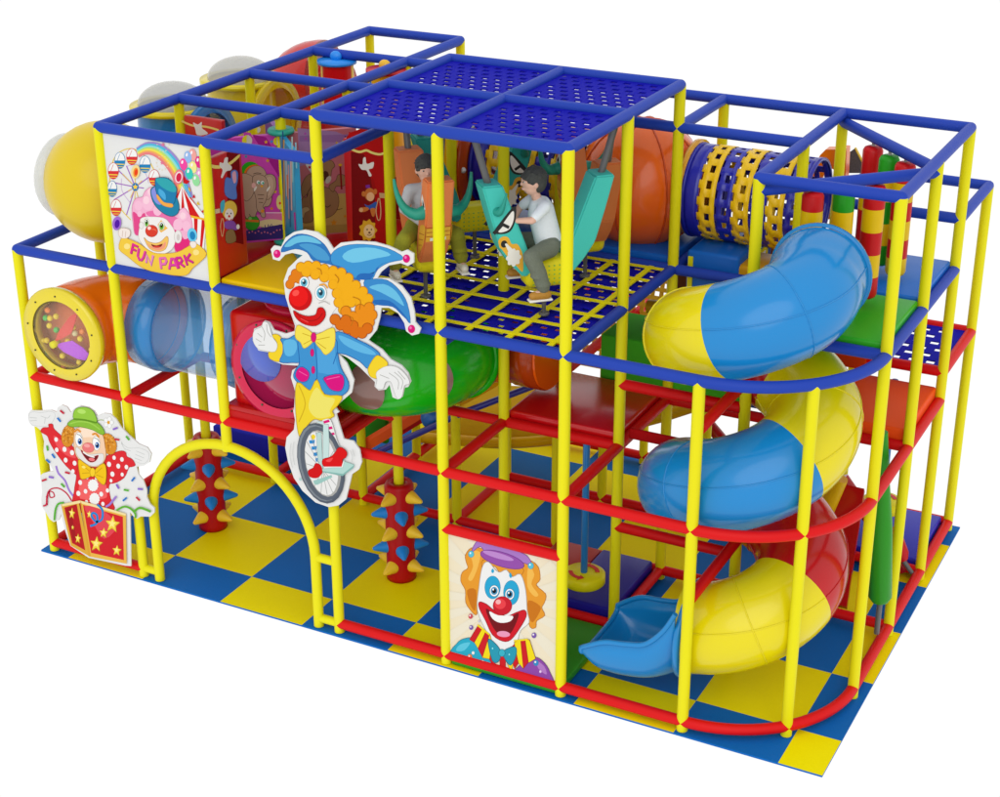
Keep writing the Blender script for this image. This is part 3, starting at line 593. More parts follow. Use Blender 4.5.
a.poly('28a4d0', [(262,192),(270,205),(262,215),(255,205)]); a.poly('28a4d0', [(350,212),(358,228),(352,240),(344,226)])
a.poly('d01828', [(196,360),(230,370),(270,402),(330,430),(380,412),(420,400),(428,430),(395,490),(352,545),(312,552),(262,520),(228,450),(198,392)], True, '8c0c18', 3)
a.poly('741018', [(228,392),(270,415),(335,440),(392,412),(372,480),(340,522),(290,516),(252,462)])
a.poly('f2f2f0', [(246,405),(290,425),(362,428),(348,455),(300,462),(262,442)]); a.ell('e898b8', 316, 518, 33, 15, 5)
a.ell('c81c2c', 311, 377, 46, 45, 0, '8c1018', 2); a.ell('e84048', 300, 368, 28, 26); a.ell('f4b0b0', 290, 358, 13, 12)
a.poly('28a8c4', [(66,622),(82,570),(120,543),(180,548),(240,640),(262,700)], True, '1c7c94', 3); a.poly('8c48a4', [(378,715),(420,660),(475,635),(520,665),(548,715),(555,768)], True, '642c78', 3)
a.poly('5cc4dc', [(80,600),(100,570),(150,560),(120,600)]); a.poly('b078c0', [(480,650),(520,680),(530,720),(490,690)])
for q, pp in enumerate([[(190,476),(148,545),(172,560),(210,492)],[(210,492),(172,560),(190,590),(228,506)],[(228,506),(190,590),(212,635),(248,520)],[(248,520),(212,635),(248,642),(258,560)],[(258,560),(248,642),(265,685),(300,612)],[(300,612),(298,700),(326,712),(325,630)],[(325,612),(330,650),(355,712),(372,620)],[(340,600),(372,690),(392,660),(380,560)],[(370,560),(392,662),(415,690),(402,548)],[(402,548),(415,690),(442,655),(425,545)],[(425,545),(442,660),(475,640),(445,548)]]):
    a.poly(('cc1c24', 'f0d818')[q % 2 if q < 5 else (q + 1) % 2], pp, False, '801010', 2)
a.line('f0d818', [(188,474),(245,520)], 8, False); a.line('f0d818', [(370,552),(435,545)], 8, False)
a.poly('2898b0', [(240,552),(262,555),(300,602),(292,652),(262,650)], True, '145c70', 3); a.poly('2898b0', [(315,605),(372,582),(378,622),(352,672),(325,642)], True, '145c70', 3); a.ell('38b0c4', 308, 612, 15, 17, 0, '145c70', 2)
for x, y, r, c in ((152,430,11,'c84858'),(155,486,10,'7858a8'),(468,525,12,'7858a8'),(148,632,12,'e07838'),(478,662,13,'3888c0'),(165,612,7,'f0e8e0'),(435,728,9,'e0a878'),(195,455,5,'b8b8d0'),(212,655,6,'f0c8b8'),(500,705,6,'e0c0e8'),(262,590,4,'70e0e8'),(345,620,4,'70e0e8')): a.ell(c, x, y, r, r * 1.15); a.ell('f4ecec', x - r*.25, y - r*.35, r * .35, r * .4)
a.done(t)

# ------------------------------------------------------------------ revolving door with circus leaves
t = thing('revolving_door', 'revolving door with four printed circus leaves turning on a post in the upper left bays', 'revolving door', (2, 1, 2.8))
tq = mat('1c9c84', .45)
for z in (3.78, 2.86): obj('collar', MB().lathe([(.045, -.02), (.1, -.02), (.11, 0), (.1, .02), (.045, .02)], (2, 1, z), 'z', 24), tq, t)
def leaf(dx, dy, m, L=.56, label=None, h=3.76):
    d = Vector((dx, dy, 0)).normalized(); n = Vector((-d.y, d.x, 0)); P = Vector((2, 1, 0)) + d * .05
    q = [P - n * .022, P + d * L - n * .022, P + d * L + n * .022, P + n * .022]
    q = [Vector((v.x, v.y, 2.88)) for v in q]
    o = obj('leaf', MB().prism(q, (0, 0, h - 2.88)), m, t)
    if label: o['label'] = label
    return o
leaf(-1, -1, mat('c02ca0', .5), label='magenta leaf with a grey elephant balancing on a ball'); leaf(1, 1, mat('b8606a', .5), label='dusky leaf with a brown bear holding a baton'); leaf(1, -1, mat('1c8cb8', .5), label='blue leaf seen almost edge on'); leaf(-1, 1, mat('7c3c8c', .5))
n1 = Vector((1, -1, 0)).normalized(); E_ = (210, 140, 7.143)
p1 = Vector((2, 1, 3.3)) + n1 * .0225
a = Art(p1, n1, E_, .0001)
a.poly('a81c88', [(300,-40),(400,-20),(515,180),(515,300),(440,180)], False); a.poly('cc44b0', [(230,-60),(290,-50),(420,240),(515,420),(515,500),(380,260)], False)
for x, y, r in ((265,5,36),(480,10,28),(340,-75,22)): a.ell('e8d828', x, y, r, r * 1.1); a.poly('d8d4c0', [(x, y - r*1.1), (x + r*.8, y - r*.6), (x + r, y), (x + r*.8, y + r*.7), (x, y + r*1.1)], True)
for x, y, c in ((257,118,'2c98b8'),(400,15,'f0a818'),(412,148,'d8a818'),(440,12,'4890d8'),(440,490,'e88818'),(465,370,'e8c018')): a.star(c, x, y, 15)
a.poly('d870a8', [(250,540),(525,520),(525,600),(250,600)], False); a.line('f0c0d8', [(400,520),(525,520)], 8, False); a.ell('e0cc98', 440, 600, 100, 34)
a.ell('e8d880', 500, 445, 26, 52); a.ell('e04828', 500, 452, 8, 10)
a.poly('3c2c78', [(250,650),(525,600),(528,702),(250,722)], False)
random.seed(8)
for k in range(24): x = 255 + k * 11.5; a.line('3c2c78', [(x, 690), (x, 600 + random.random() * 45 + (14 if k < 10 else 0))], 6, False)
for k in range(12): x = 258 + k * 22; a.ell('d8708c', x, 640 + random.random() * 35, 6, 6, 0, None, 0, 6)
a.ell('38a028', 300, 590, 52, 54, 0, '1c5c14', 3); a.line('e07028', [(250,575),(345,580)], 16, False); a.ell('80d060', 285, 560, 14, 12)
a.ell('28a818', 290, 225, 70, 70); a.ell('e86c18', 320, 250, 78, 74); a.ell('b89880', 330, 262, 74, 78, 0, '40281c', 2)
EL = 'b89880'; EO = '3c241c'
a.poly(EL, [(225,420),(250,380),(320,350),(420,360),(440,420),(420,470),(385,480),(395,545),(370,548),(350,500),(330,520),(320,548),(280,545),(270,560),(240,545),(228,500)], True, EO, 3)
a.poly(EL, [(225,260),(250,240),(310,270),(320,340),(300,400),(265,435),(240,420),(225,380)], True, EO, 3); a.poly(EL, [(385,270),(430,245),(465,270),(470,340),(440,400),(410,425),(395,380)], True, EO, 3)
a.poly('c8a890', [(395,290),(430,262),(450,290),(448,350),(415,400)], True); a.poly(EL, [(305,270),(340,248),(390,262),(412,310),(410,380),(395,440),(375,475),(390,500),(360,520),(335,490),(330,420),(312,350)], True, EO, 3)
for l in ([(340,390),(385,392)],[(345,420),(380,420)],[(350,445),(378,447)],[(310,242),(338,235),(365,240)],[(250,540),(255,555)],[(280,530),(290,545)]): a.line(EO, l, 4)
a.poly('e8e4d8', [(312,350),(330,330),(335,340),(318,368)]); a.poly('e8e4d8', [(405,355),(425,330),(428,342),(408,370)])
for x, y in ((345,302),(375,305)): a.ell('f0f0ec', x, y, 13, 14, 0, EO, 2); a.ell('38b088', x + 4, y + 3, 7, 8)
a.ell('e8b0a8', 312, 325, 15, 20); a.ell('e8a818', 370, 330, 8, 8); a.ell('e89030', 375, 508, 12, 12)
a.done(t, 'printed_picture')
a = Art(p1, n1, E_, .0001)
a.poly('ac80b0', [(625,-85),(900,-60),(995,-20),(995,70),(640,190)], False); a.poly('9c6ca4', [(640,-30),(995,-40),(995,20),(640,10)], False); a.poly('5c1c60', [(960,-30),(995,-20),(995,60),(975,70)], False)
for x, y in ((680,-45),(685,-10),(950,10),(905,20)): a.star('c04cb0' if x < 700 else 'd8b018', x, y, 12)
a.poly('c8a058', [(640,560),(900,385),(995,380),(995,655),(650,680)], False); a.poly('b08c48', [(640,620),(995,600),(995,655),(650,680)], False)
BR = 'a07450'; BO = '3c2418'
a.poly(BR, [(655,330),(690,260),(740,245),(770,330),(760,400),(740,560),(700,590),(655,580),(660,520),(648,440),(700,380),(690,410),(660,400)], True, BO, 3)
a.poly(BR, [(720,400),(760,330),(830,340),(900,370),(920,440),(900,510),(850,550),(790,555),(730,500)], True, BO, 3); a.poly(BR, [(850,330),(900,290),(915,250),(960,255),(970,310),(940,330),(900,330),(880,370)], True, BO, 3)
a.poly(BR, [(790,240),(800,170),(830,150),(870,150),(890,185),(870,210),(860,260),(830,300)], True, BO, 3); a.ell('542c1c', 825, 255, 24, 34); a.ell('c8b8a8', 845, 285, 18, 30, 30); a.ell('c8b8a8', 735, 320, 12, 60, -5)
a.poly('c8a878', [(650,500),(690,478),(712,500),(680,520),(665,560)], True, BO, 2); a.line(BO, [(820,470),(840,480),(862,465)], 5); a.line(BO, [(905,500),(945,490)], 4); a.line(BO, [(730,330),(700,370),(690,410)], 4)
a.line('901010', [(930,185),(940,350)], 12, False); a.ell('e0a028', 930, 178, 14, 10); a.poly('e0dcd8', [(680,165),(735,170),(735,240),(715,225)]); a.star('c02020', 712, 195, 16)
for x, y in ((885,590),(965,545)): a.star('d88c20', x, y, 26 if x < 900 else 14)
a.done(t, 'printed_picture')
# streaks on the edge-on leaf
n2 = Vector((-1, -1, 0)).normalized(); a = Art(Vector((2, 1, 3.3)) + n2 * .0225, n2, E_, .0001)
for x0, c, y0, y1 in ((520,'185c90',-60,560),(527,'d8a850',0,640),(535,'40a8c8',40,300),(543,'b8c8c8',100,400),(552,'d06830',250,420),(560,'c8a8a8',180,560),(568,'2c6c9c',350,620),(577,'e0b8a8',140,500),(586,'a8c8c0',-20,300),(595,'50b0d0',60,480),(604,'c81c98',520,640),(612,'88c0d0',20,200)):
    a.line(c, [(x0, y0), (x0 + 6, y1)], 10, False)
a.done(t, 'printed_picture')

# red curtain panels round the door
def curtain(a0, b0, label, ax):
    t = thing('curtain_panel', label, 'panel', ((a0[0]+b0[0])/2, (a0[1]+b0[1])/2, 2.85), 'red curtain panels around the revolving door')
    obj('board', MB().rbox((min(a0[0], b0[0]), min(a0[1], b0[1]), 2.85), (max(a0[0], b0[0]), max(a0[1], b0[1]), 3.80), .008), mat('b80808', .4, coat=.2), t)
    return t
DK = '7c0408'
tc = curtain((1.975,.045), (2.025,.42), 'red curtain panel with dove, blue elephant and yellow haired clown, beside the FUN PARK panel', 'x')
a = Art((2.0262, .2, 3.3), (1, 0, 0), E_)
a.poly(DK, [(120,90),(205,60),(240,745),(130,720)], False); a.poly('e8d070', [(5,175),(60,182),(130,165),(205,105),(208,125),(135,185),(60,205),(5,197)], True)
a.poly('e4dcd4', [(70,160),(95,165),(105,130),(128,125),(128,165),(155,190),(150,215),(115,225),(90,270),(78,262),(90,215),(70,190)], True)
a.poly('5c7cc8', [(115,270),(150,275),(150,230),(175,215),(198,235),(195,300),(185,340),(190,415),(150,420),(110,390),(105,330)], True, '38508c', 3); a.poly('e0a0b0', [(160,235),(182,225),(188,290),(172,310),(160,270)])
a.ell('e8c048', 140, 500, 52, 66, 8, 'b08820', 2); a.ell('f0e4dc', 138, 535, 32, 45); a.ell('d02020', 137, 545, 8, 9); a.line('c02020', [(120,565),(138,578),(155,565)], 7); a.ell('203048', 124, 525, 4, 6); a.ell('203048', 150, 525, 4, 6)
a.poly('8c50b0', [(105,585),(170,580),(195,640),(160,640),(110,630)], True); a.ell('f0e8e0', 200, 620, 12, 18); a.poly('907048', [(115,660),(165,640),(185,720),(120,735)], True, '503418', 2)
a.poly('48b0c8', [(75,450),(105,430),(100,500),(80,520)], True); a.line('d8b080', [(85,560),(75,620),(88,690),(100,620),(92,560)], 5); a.poly('d8c098', [(35,495),(70,490),(72,520),(38,528)], False)
a.done(tc)
tc = curtain((1.06,.975), (1.44,1.025), 'red curtain panel with a pale dove, showing above the FUN PARK panel', 'y')
a = Art((1.2, .9745, 3.3), (0, -1, 0), (160, 30, 4.545))
a.line('e8d070', [(100,415),(150,435),(210,440),(265,455)], 9); a.poly('e4dcd4', [(150,420),(172,430),(190,418),(190,445),(215,465),(212,475),(170,478),(160,450)], True); a.done(tc)
tc = curtain((2.60,.975), (2.95,1.025), 'red curtain panel with a dove, a monkey in a purple hat and a lion', 'y')
a = Art((2.8, .9745, 3.3), (0, -1, 0), (300, 120, 6.25))
a.poly('b00808', [(310,80),(535,110),(550,790),(470,790),(470,500),(450,400),(400,240),(310,190)], True); a.poly(DK, [(318,200),(400,215),(440,350),(470,480),(470,760),(330,750)], False)
a.poly('b80808', [(305,75),(540,110),(535,205),(450,195),(415,180),(310,180)], False)
a.line('e8d878', [(315,180),(370,200),(415,190),(450,205),(500,215),(540,200)], 14); a.poly('e8e0d8', [(365,275),(390,278),(395,240),(410,235),(418,275),(460,262),(455,300),(430,310),(448,345),(432,352),(415,315),(385,310)], True)
a.poly('a00808', [(445,380),(460,370),(480,470),(465,470)], True); a.poly('c8a070', [(495,455),(545,460),(545,490),(498,487)], False); a.line('d0a878', [(490,490),(475,560),(485,620),(500,620),(505,560),(497,490)], 6)
a.ell('c87030', 436, 465, 32, 40, 0, '80401c', 2); a.ell('e8b080', 440, 480, 24, 28); a.ell('c87030', 397, 462, 12, 17); a.ell('c87030', 470, 448, 12, 17); a.poly('7c2c98', [(412,425),(410,408),(435,404),(438,425)], False)
a.poly('3058a8', [(402,525),(430,535),(478,510),(470,550),(430,558)], True); a.poly('c87030', [(420,545),(375,550),(370,570),(400,575),(430,560)], True); a.ell('e0a878', 382, 562, 12, 14); a.poly('c87030', [(440,555),(470,555),(465,600),(450,600)], True)
pts = [(425 + (46 if k % 2 else 58)*math.cos(k*PI/9), 690 + (58 if k % 2 else 72)*math.sin(k*PI/9)) for k in range(18)]
a.poly('e0a828', pts, True); a.ell('f0c890', 432, 695, 34, 42); a.ell('302018', 420, 685, 4, 6); a.ell('302018', 446, 685, 4, 6); a.ell('60301c', 434, 704, 8, 6); a.line('60301c', [(420,715),(434,722),(448,714)], 4)
a.done(tc)
curtain((1.975,1.6), (2.025,1.96), 'plain red curtain panel at the back of the revolving door', 'x')
t = thing('back_panel', 'dark red panel closing the bays behind the bear leaf', 'panel', (2.5, 1.98, 2.85))
obj('board', MB().box((2.08, 1.97, 2.85), (2.97, 1.99, 3.2)), mat('981014', .4), t)
# ------------------------------------------------------------------ spiral tube slide
sl = thing('spiral_slide', 'blue, yellow and red spiral tube slide ending in an open blue chute', 'slide', (6.1, .8, 0))
CX, CY, RH, RT, ZS, PITCH = 6.09, .86, .46, .345, 3.32, 1.19
def helix(a0, a1, n):
    out = []
    for i in range(n + 1):
        a = math.radians(a0 + (a1 - a0) * i / n)
        out.append(Vector((CX + RH * math.cos(a), CY - RH * math.sin(a), ZS - PITCH * a / (2 * PI))))
    return out
ex = helix(812, 813, 1)[0]
entry = [Vector((CX + RH - .075, 1.04, ZS - .03)), Vector((CX + RH - .072, .97, ZS - .035)), Vector((CX + RH - .068, .91, ZS - .045))]
exit_ = [Vector((ex.x - .05, ex.y, ex.z - .015)), Vector((ex.x - .11, ex.y, ex.z - .03)), Vector((ex.x - .17, ex.y, ex.z - .045))]
STEP = 4; whole = []; angs = []
for a_ in range(0, 813, STEP):
    q = helix(a_, a_ + 1, 1)[0]; f = max(0, 1 - a_ / 70); f = f * f
    whole.append(q + Vector((-.065 * f, 0, -.06 * f))); angs.append(a_)
whole = entry + whole + exit_; angs = [-12, -8, -4] + angs + [816, 820, 824]
WR = []; nrm = None
for i, q in enumerate(whole):              # one frame per station, shared by the coloured sections
    t = (whole[min(i + 1, len(whole) - 1)] - whole[max(i - 1, 0)]).normalized()
    nrm = Vector((0, 0, 1)) if nrm is None else nrm
    nrm = (nrm - t * nrm.dot(t)).normalized(); bn = t.cross(nrm)
    WR.append([q + (nrm * math.cos(2*PI*k/40) + bn * math.sin(2*PI*k/40)) * RT for k in range(40)])
def section(a0, a1, m):
    ids = [i for i, a_ in enumerate(angs) if a0 <= a_ <= a1]; p = [whole[i] for i in ids]
    mb = MB().loft([WR[i] for i in ids], caps=False)
    # raised seams along the tube and at its joint
    o = obj('tube_section', mb, m, sl)
    for ph in (.35, .35 + PI):             # moulded seams along the section and one across its middle
        line = []
        for i, q in enumerate(p):
            t = (p[min(i + 1, len(p) - 1)] - p[max(i - 1, 0)]).normalized(); o1 = Vector((q.x - CX, q.y - CY, 0)).normalized(); o1 = (o1 - t * o1.dot(t)).normalized(); u1 = t.cross(o1)
            line.append(q + (o1 * math.cos(ph) + u1 * math.sin(ph)) * (RT + .0005))
        obj('seam', MB().tube(line, .006, 6), m, o)
    k = len(p) // 2; q = p[k]; t = (p[k + 1] - p[k - 1]).normalized(); o1 = Vector((q.x - CX, q.y - CY, 0)).normalized(); u1 = t.cross(o1)
    obj('seam', MB().tube([q + (o1 * math.cos(2*PI*i/36) + u1 * math.sin(2*PI*i/36)) * (RT + .0005) for i in range(37)], .006, 6, caps=False), m, o)
    return o
sky = plastic('1480c2'); ylw = plastic('dccc08'); rdp = plastic('b81016')
top = ZS
for s0, s1, m_ in ((-12, 96, sky), (96, 200, ylw), (200, 284, rdp), (284, 392, ylw), (392, 560, sky), (560, 736, rdp), (736, 824, ylw)): section(s0, s1, m_)
obj('entry_rim', MB().lathe([(RT, -.015), (RT + .022, -.015), (RT + .022, .015), (RT, .015)], (CX + RH - .075, 1.04, ZS - .03), 'y', 40), sky, sl)
obj('exit_rim', MB().lathe([(RT - .01, -.02), (RT + .04, -.02), (RT + .04, .025), (RT - .01, .025)], (ex.x - .17, ex.y, ex.z - .05), 'x', 40), sky, sl)
# open chute
rings = []; lipL = []; lipR = []; xe, ye, ze = ex.x - .17, ex.y, ex.z - .05
NN = 26; x1c = 5.14
def key(t, ks):
    pts = smooth_pts(ks, False, 10)
    for (t0, v0), (t1, v1) in zip(pts[:-1], pts[1:]):
        if t <= t1: return v0 + (v1 - v0) * (t - t0) / max(1e-6, t1 - t0)
    return ks[-1][1]
for i in range(NN + 1):
    t = i / NN; x = xe - .02 + (x1c - xe + .02) * t
    bot = key(t, [(0, ze - RT + .01), (.4, .17), (.8, .17), (1, .31)])
    topz = key(t, [(0, ze + .30), (.12, ze + .13), (.3, .57), (.5, .53), (.75, .50), (1, .39)])
    hw = RT * key(t, [(0, .99), (.3, 1.0), (.8, 1.06), (1, 1.0)]); ring = []
    M_ = 24; ee = key(t, [(0, 1.0), (.3, .62), (1, .6)])
    for k in range(M_ + 1):
        b_ = PI * k / M_; cu = -math.cos(b_); su = math.sin(b_)
        yy = hw * math.copysign(abs(cu) ** ee, cu) if abs(cu) > 1e-6 else 0
        zz = topz - (topz - bot) * su ** (ee * .9) if su > 1e-6 else topz
        ring.append(Vector((x, ye + yy, zz)))
    rings.append(ring); lipL.append(ring[0]); lipR.append(ring[-1])
o = obj('chute', MB().loft(rings, closed=False, caps=False), sky, sl); solid(o, .016)
obj('chute_lip', MB().tube(lipL + [p for p in rings[-1][1:-1]] + lipR[::-1], .02, 10), sky, o)

# ------------------------------------------------------------------ ball tunnel, woven tunnels
def facet_ball(name, c, r, hexc, label, alpha, cut=None, parent=None):
    mb = MB().ball(c, r, seg=32)
    t = thing(name, label, 'ball tunnel', (c[0], c[1], c[2] - r))
    o = obj('shell', mb, plastic(hexc, alpha), t)
    return t
bt = facet_ball('ball_tunnel', (4.5, 2.5, 3.29), .535, 'f0660c', 'big glossy orange see-through ball joining two woven net tunnels', .93)
for ax, s in (('x', -1), ('x', 1)):
    obj('port_ring', MB().lathe([(.33, -.02), (.385, -.02), (.385, .02), (.33, .02)], (4.5 + s * .47, 2.5, 3.32), 'x', 32), plastic('e0a010'), bt)
mb = MB()
for k in range(8):       # moulded ribs of the ball
    a = PI * k / 8
    pts = [Vector((4.5, 2.5, 3.29)) + .536 * Vector((math.sin(b) * math.cos(a), math.sin(b) * math.sin(a), math.cos(b))) for b in [2 * PI * i / 48 for i in range(49)]]
    if k % 2 == 0: mb.tube(pts, .008, 6, caps=False)
obj('rib', mb, plastic('c8480c'), bt)

def woven(name, x0, x1, y, z, r, label, seg=30, first='blue'):
    t = thing(name, label, 'net tunnel', ((x0 + x1) / 2, y, z - r), 'woven net tunnels')
    nb = int(round((x1 - x0) / .14)); bw = (x1 - x0) / nb; seg = 36; mbs = {}
    for b in range(nb):
        yel = b % 2 == 1; mb = MB(); mbs[b] = (mb, yel); rr = r + (.006 if yel else 0); xb0 = x0 + b * bw
        for w0, w1, kind in ((-.09, .07, 'tab'), (.07, .36, 's'), (.36, .66, 'h'), (.66, .95, 's')):
            for q in range(seg):
                if kind == 'tab' and (q % 2 == 0 or b == 0): continue
                if kind == 'h' and b > 0 and (q + b) % 2 == 0: continue
                a0, a1 = 2 * PI * q / seg, 2 * PI * (q + 1) / seg; xa, xb = xb0 + w0 * bw, xb0 + w1 * bw
                mb.add([(xa, y + rr*math.cos(a0), z + rr*math.sin(a0)), (xa, y + rr*math.cos(a1), z + rr*math.sin(a1)), (xb, y + rr*math.cos(a1), z + rr*math.sin(a1)), (xb, y + rr*math.cos(a0), z + rr*math.sin(a0))], [(0,1,2,3)], 0, True)
    for b, (mb, yel) in mbs.items():
        if mb.v:
            o = obj('woven_band', mb, mat('eec00c', .35, coat=.1, spec=.3) if yel else mat('1a1ea4', .35, coat=.2), t, weld=True); solid(o, .01)
    for x in (x0, x1):
        obj('end_ring', MB().lathe([(r - .01, -.015), (r + .012, -.015), (r + .012, .015), (r - .01, .015)], (x, y, z), 'x', 36), mat('1a1ea4', .35, coat=.2), t)
    return t
woven('woven_tunnel', 5.0, 5.98, 2.5, 3.3, .37, 'long blue and yellow woven strap tunnel right of the orange ball')
woven('woven_tunnel', 3.1, 4.0, 2.5, 3.3, .37, 'shorter blue and yellow woven strap tunnel seen behind the boys, left of the orange ball')
t = thing('orange_bulkhead', 'orange bolted plastic disc closing the far end of the shorter woven tunnel', 'tunnel end', (3.05, 2.5, 2.83))
dsc = obj('disc', MB().lathe([(.0, 0), (.5, 0), (.5, .04), (.0, .04)], (3.03, 2.5, 3.32), 'x', 36), plastic('b8400c'), t)
for k in range(10):
    a = 2 * PI * k / 10
    obj('bolt', MB().ball((3.075, 2.5 + .44 * math.cos(a), 3.32 + .44 * math.sin(a)), .026, seg=10), mat('d8d8d4', .3), dsc)

# ------------------------------------------------------------------ left dome and the three tubes with clear lids
t = thing('bubble_dome', 'large yellow round bubble with a clear cap, left of the FUN PARK panel', 'bubble dome', (.5, .5, 2.8))
obj('shell', MB().ball((.585, .5, 3.30), .50, seg=40), mat('d2b60c', .35, 1, .08, 0, .3), t)
obj('clear_cap', MB().ball((.155, .5, 3.30), (.14, .35, .35), seg=32), mat('c8ccc8', .15, .45, .4), t)
obj('collar', MB().lathe([(.35, 0), (.42, 0), (.42, .12), (.35, .12)], (.93, .5, 3.29), 'x', 36), plastic('c8a808'), t)
for (y, hx, nm, ztop, yy) in ((1.5, '1272bc', 'blue', 3.74, 0), (2.5, 'd8bc10', 'yellow', 3.76, 0), (3.5, 'c41a14', 'red', 3.78, 0)):
    t = thing('crawl_tube', {'blue': 'blue upright crawl tube with a clear domed lid, nearest the yellow bubble', 'yellow': 'yellow upright crawl tube with a clear domed lid behind the blue one', 'red': 'red crawl tube elbow at the back left without a clear lid'}[nm], 'tunnel', (.6, y, 2.8), 'upright crawl tubes along the left side')
    pm = plastic(hx, .86)
    if nm != 'red':
        obj('tube', MB().lathe([(.29, -.75), (.31, -.7), (.31, 0)], (.54, y, ztop - .04), 'z', 36), pm, t)
        rim_ = obj('rim', MB().lathe([(.29, -.02), (.37, -.02), (.37, .02), (.29, .02)], (.54, y, ztop - .04), 'z', 36), plastic('d8c410'), t)
        obj('clear_lid', MB().ball((.54, y, ztop - .02), (.30, .30, .19), seg=32, hi=PI / 2), mat('b4b4ae', .12, .62, .4), rim_)
    else:
        pts = [(.5 , y, 2.9), (.5, y, 3.2)] + [(.5 + .3 - .3 * math.cos(a), y, 3.33 + .22 * math.sin(a)) for a in [i * PI / 16 for i in range(0, 9)]]
        obj('tube', MB().tube(pts, .36, 32, caps=False), pm, t)
    obj('side_tube', MB().tube([(.6, y, 3.38), (.9, y, 3.38)], .32, 36, caps=False), pm, t)
    obj('side_rim', MB().lathe([(.30, -.03), (.38, -.03), (.38, .03), (.30, .03)], (.9, y, 3.38), 'x', 36), pm, t)

# candy-striped rollers at the back left
def roller(x, y, z0, z1, cap, label, r=.15):
    t = thing('striped_roller', label, 'roller', (x, y, z0), 'striped upright rollers')
    cols = ['e0bc20', 'c00c10', '1a74c8', 'e0bc20', 'c00c10', 'c00c10'] if cap == 'blue' else ['e0a818', 'c00c10', 'e0a818', '1a88d0', 'e0a818', 'e0a818']
    n = 36; mb = MB()
    for i in range(n):
        a0, a1 = 2 * PI * i / n, 2 * PI * (i + 1) / n
        mb.add([(x + r*math.cos(a0), y + r*math.sin(a0), z0), (x + r*math.cos(a1), y + r*math.sin(a1), z0), (x + r*math.cos(a1), y + r*math.sin(a1), z1), (x + r*math.cos(a0), y + r*math.sin(a0), z1)], [(0,1,2,3)], (i // 6) % len(cols), True)
    drum = obj('drum', mb, [vinyl(c) for c in cols], t)
    cc = '1284e0' if cap == 'blue' else 'c01014'; k2 = '1284e0' if cap == 'blue' else 'e0b020'
    cap_ = obj('cap', MB().lathe([(0, 0), (r + .03, 0), (r + .03, .03), (0, .035)], (x, y, z1), 'z', 36), mat(cc, .4), t)
    obj('knob', MB().ball((x - .01, y, z1 + .06), (.06, .04, .05), seg=14), mat(k2, .4), cap_)
p = on_plane(337, 63, (0, 0, 3.86), Vector((0, 0, 1))); roller(p.x, p.y, 2.83, 3.86, 'blue', 'red and yellow striped roller with a blue cap at the back left')
p = on_plane(386, 72, (0, 0, 3.86), Vector((0, 0, 1))); roller(p.x, p.y, 2.83, 3.86, 'red', 'yellow and blue striped roller with a red cap, partly hidden behind the roof rails')

# ------------------------------------------------------------------ middle level crawl line, left to right
t = thing('crawl_tube', 'orange see-through crawl tube elbow behind the ball-filled round window', 'tunnel', (.45, .3, 1.75), 'crawl tubes of the middle level')
ytz = 2.13
pts = [(.45, .0, ytz), (.45, .12, ytz)] + [(.83 - .38 * math.cos(a), .12 + .38 * math.sin(a), ytz) for a in [i * PI / 20 for i in range(1, 11)]] + [(1.02, .5, ytz)]
o = obj('tube', MB().tube(pts, .37, 36, caps=False), plastic('ee700c', .95), t); solid(o, .01)
t = thing('crawl_tube', 'clear light blue crawl tube with blue end rings beside the red cube', 'tunnel', (1.5, .5, 1.75), 'crawl tubes of the middle level')
o = obj('tube', MB().tube([(1.02, .5, ytz), (2.0, .5, ytz)], .36, 36, caps=False), mat('50a8e8', .12, .42, .3), t)
for x, wd in ((1.07, .13), (1.9, .10)):
    obj('end_ring', MB().lathe([(.355, -wd), (.385, -wd), (.4, 0), (.385, wd), (.355, wd)], (x, .5, ytz), 'x', 36), mat('1c8cd4', .2, .75, .3), t)

t = thing('ball_window', 'round yellow rimmed window with coloured balls and two pointers, on the left front', 'window', (.45, -.06, 1.72))
wc = (.45, -.07, 2.125)
rim_ = obj('rim', MB().lathe([(.30, -.02), (.39, -.03), (.41, 0), (.40, .05), (.37, .07), (.28, .06), (.285, .0)], wc, 'y', 48), mat('dcc814', .25, 1, .4), t)
obj('pane', MB().lathe([(0, -.005), (.305, -.005), (.305, .005), (0, .005)], (wc[0], wc[1] - .005, wc[2]), 'y', 48), mat('f4ecd0', .06, .08, .1), t)
obj('backplate', MB().lathe([(0, 0), (.29, 0), (.29, .01), (0, .01)], (wc[0], wc[1] + .13, wc[2]), 'y', 48), mat('ec8058', .5, spec=.1), t)
bc = ['e8cc10', '38c050', 'f08030', 'e8cc10', 'e8cc10', 'd8d0a0']
for k, (a, b, c) in enumerate([(183,266,2),(170,318,1),(200,320,0),(240,308,0),(195,370,0),(242,398,1),(353,378,0),(415,408,2),(400,457,0),(365,420,5),(318,472,0),(392,522,1),(475,528,0),(282,570,0),(394,612,0),(290,645,2),(186,545,1),(150,470,0),(178,468,0),(110,398,0)]):
    q = on_plane(20 + a / 6.64, 270 + b / 6.64, (0, wc[1] + .045, 0), Y3)
    obj('ball', MB().ball(q, .026, seg=12), mat(bc[c], .35), t)
def wpoly(name, pts, y, m):
    P = [on_plane(20 + a / 6.64, 270 + b / 6.64, (0, y, 0), Y3) for a, b in pts]
    obj(name, MB().prism(P, (0, .008, 0)), m, t)
wpoly('pointer', [(228,480),(262,400),(330,310),(382,278),(370,330),(340,420),(290,450)], wc[1] + .01, mat('d8202c', .35))
wpoly('pointer', [(240,500),(270,485),(345,470),(420,520),(492,600),(478,610),(380,590),(290,545)], wc[1] + .01, mat('b028d8', .35))
obj('hub', MB().lathe([(0, -.03), (.03, -.03), (.03, .05), (0, .05)], on_plane(20 + 228/6.64, 270 + 492/6.64, (0, wc[1], 0), Y3), 'y', 16), mat('d8d020', .4), t)
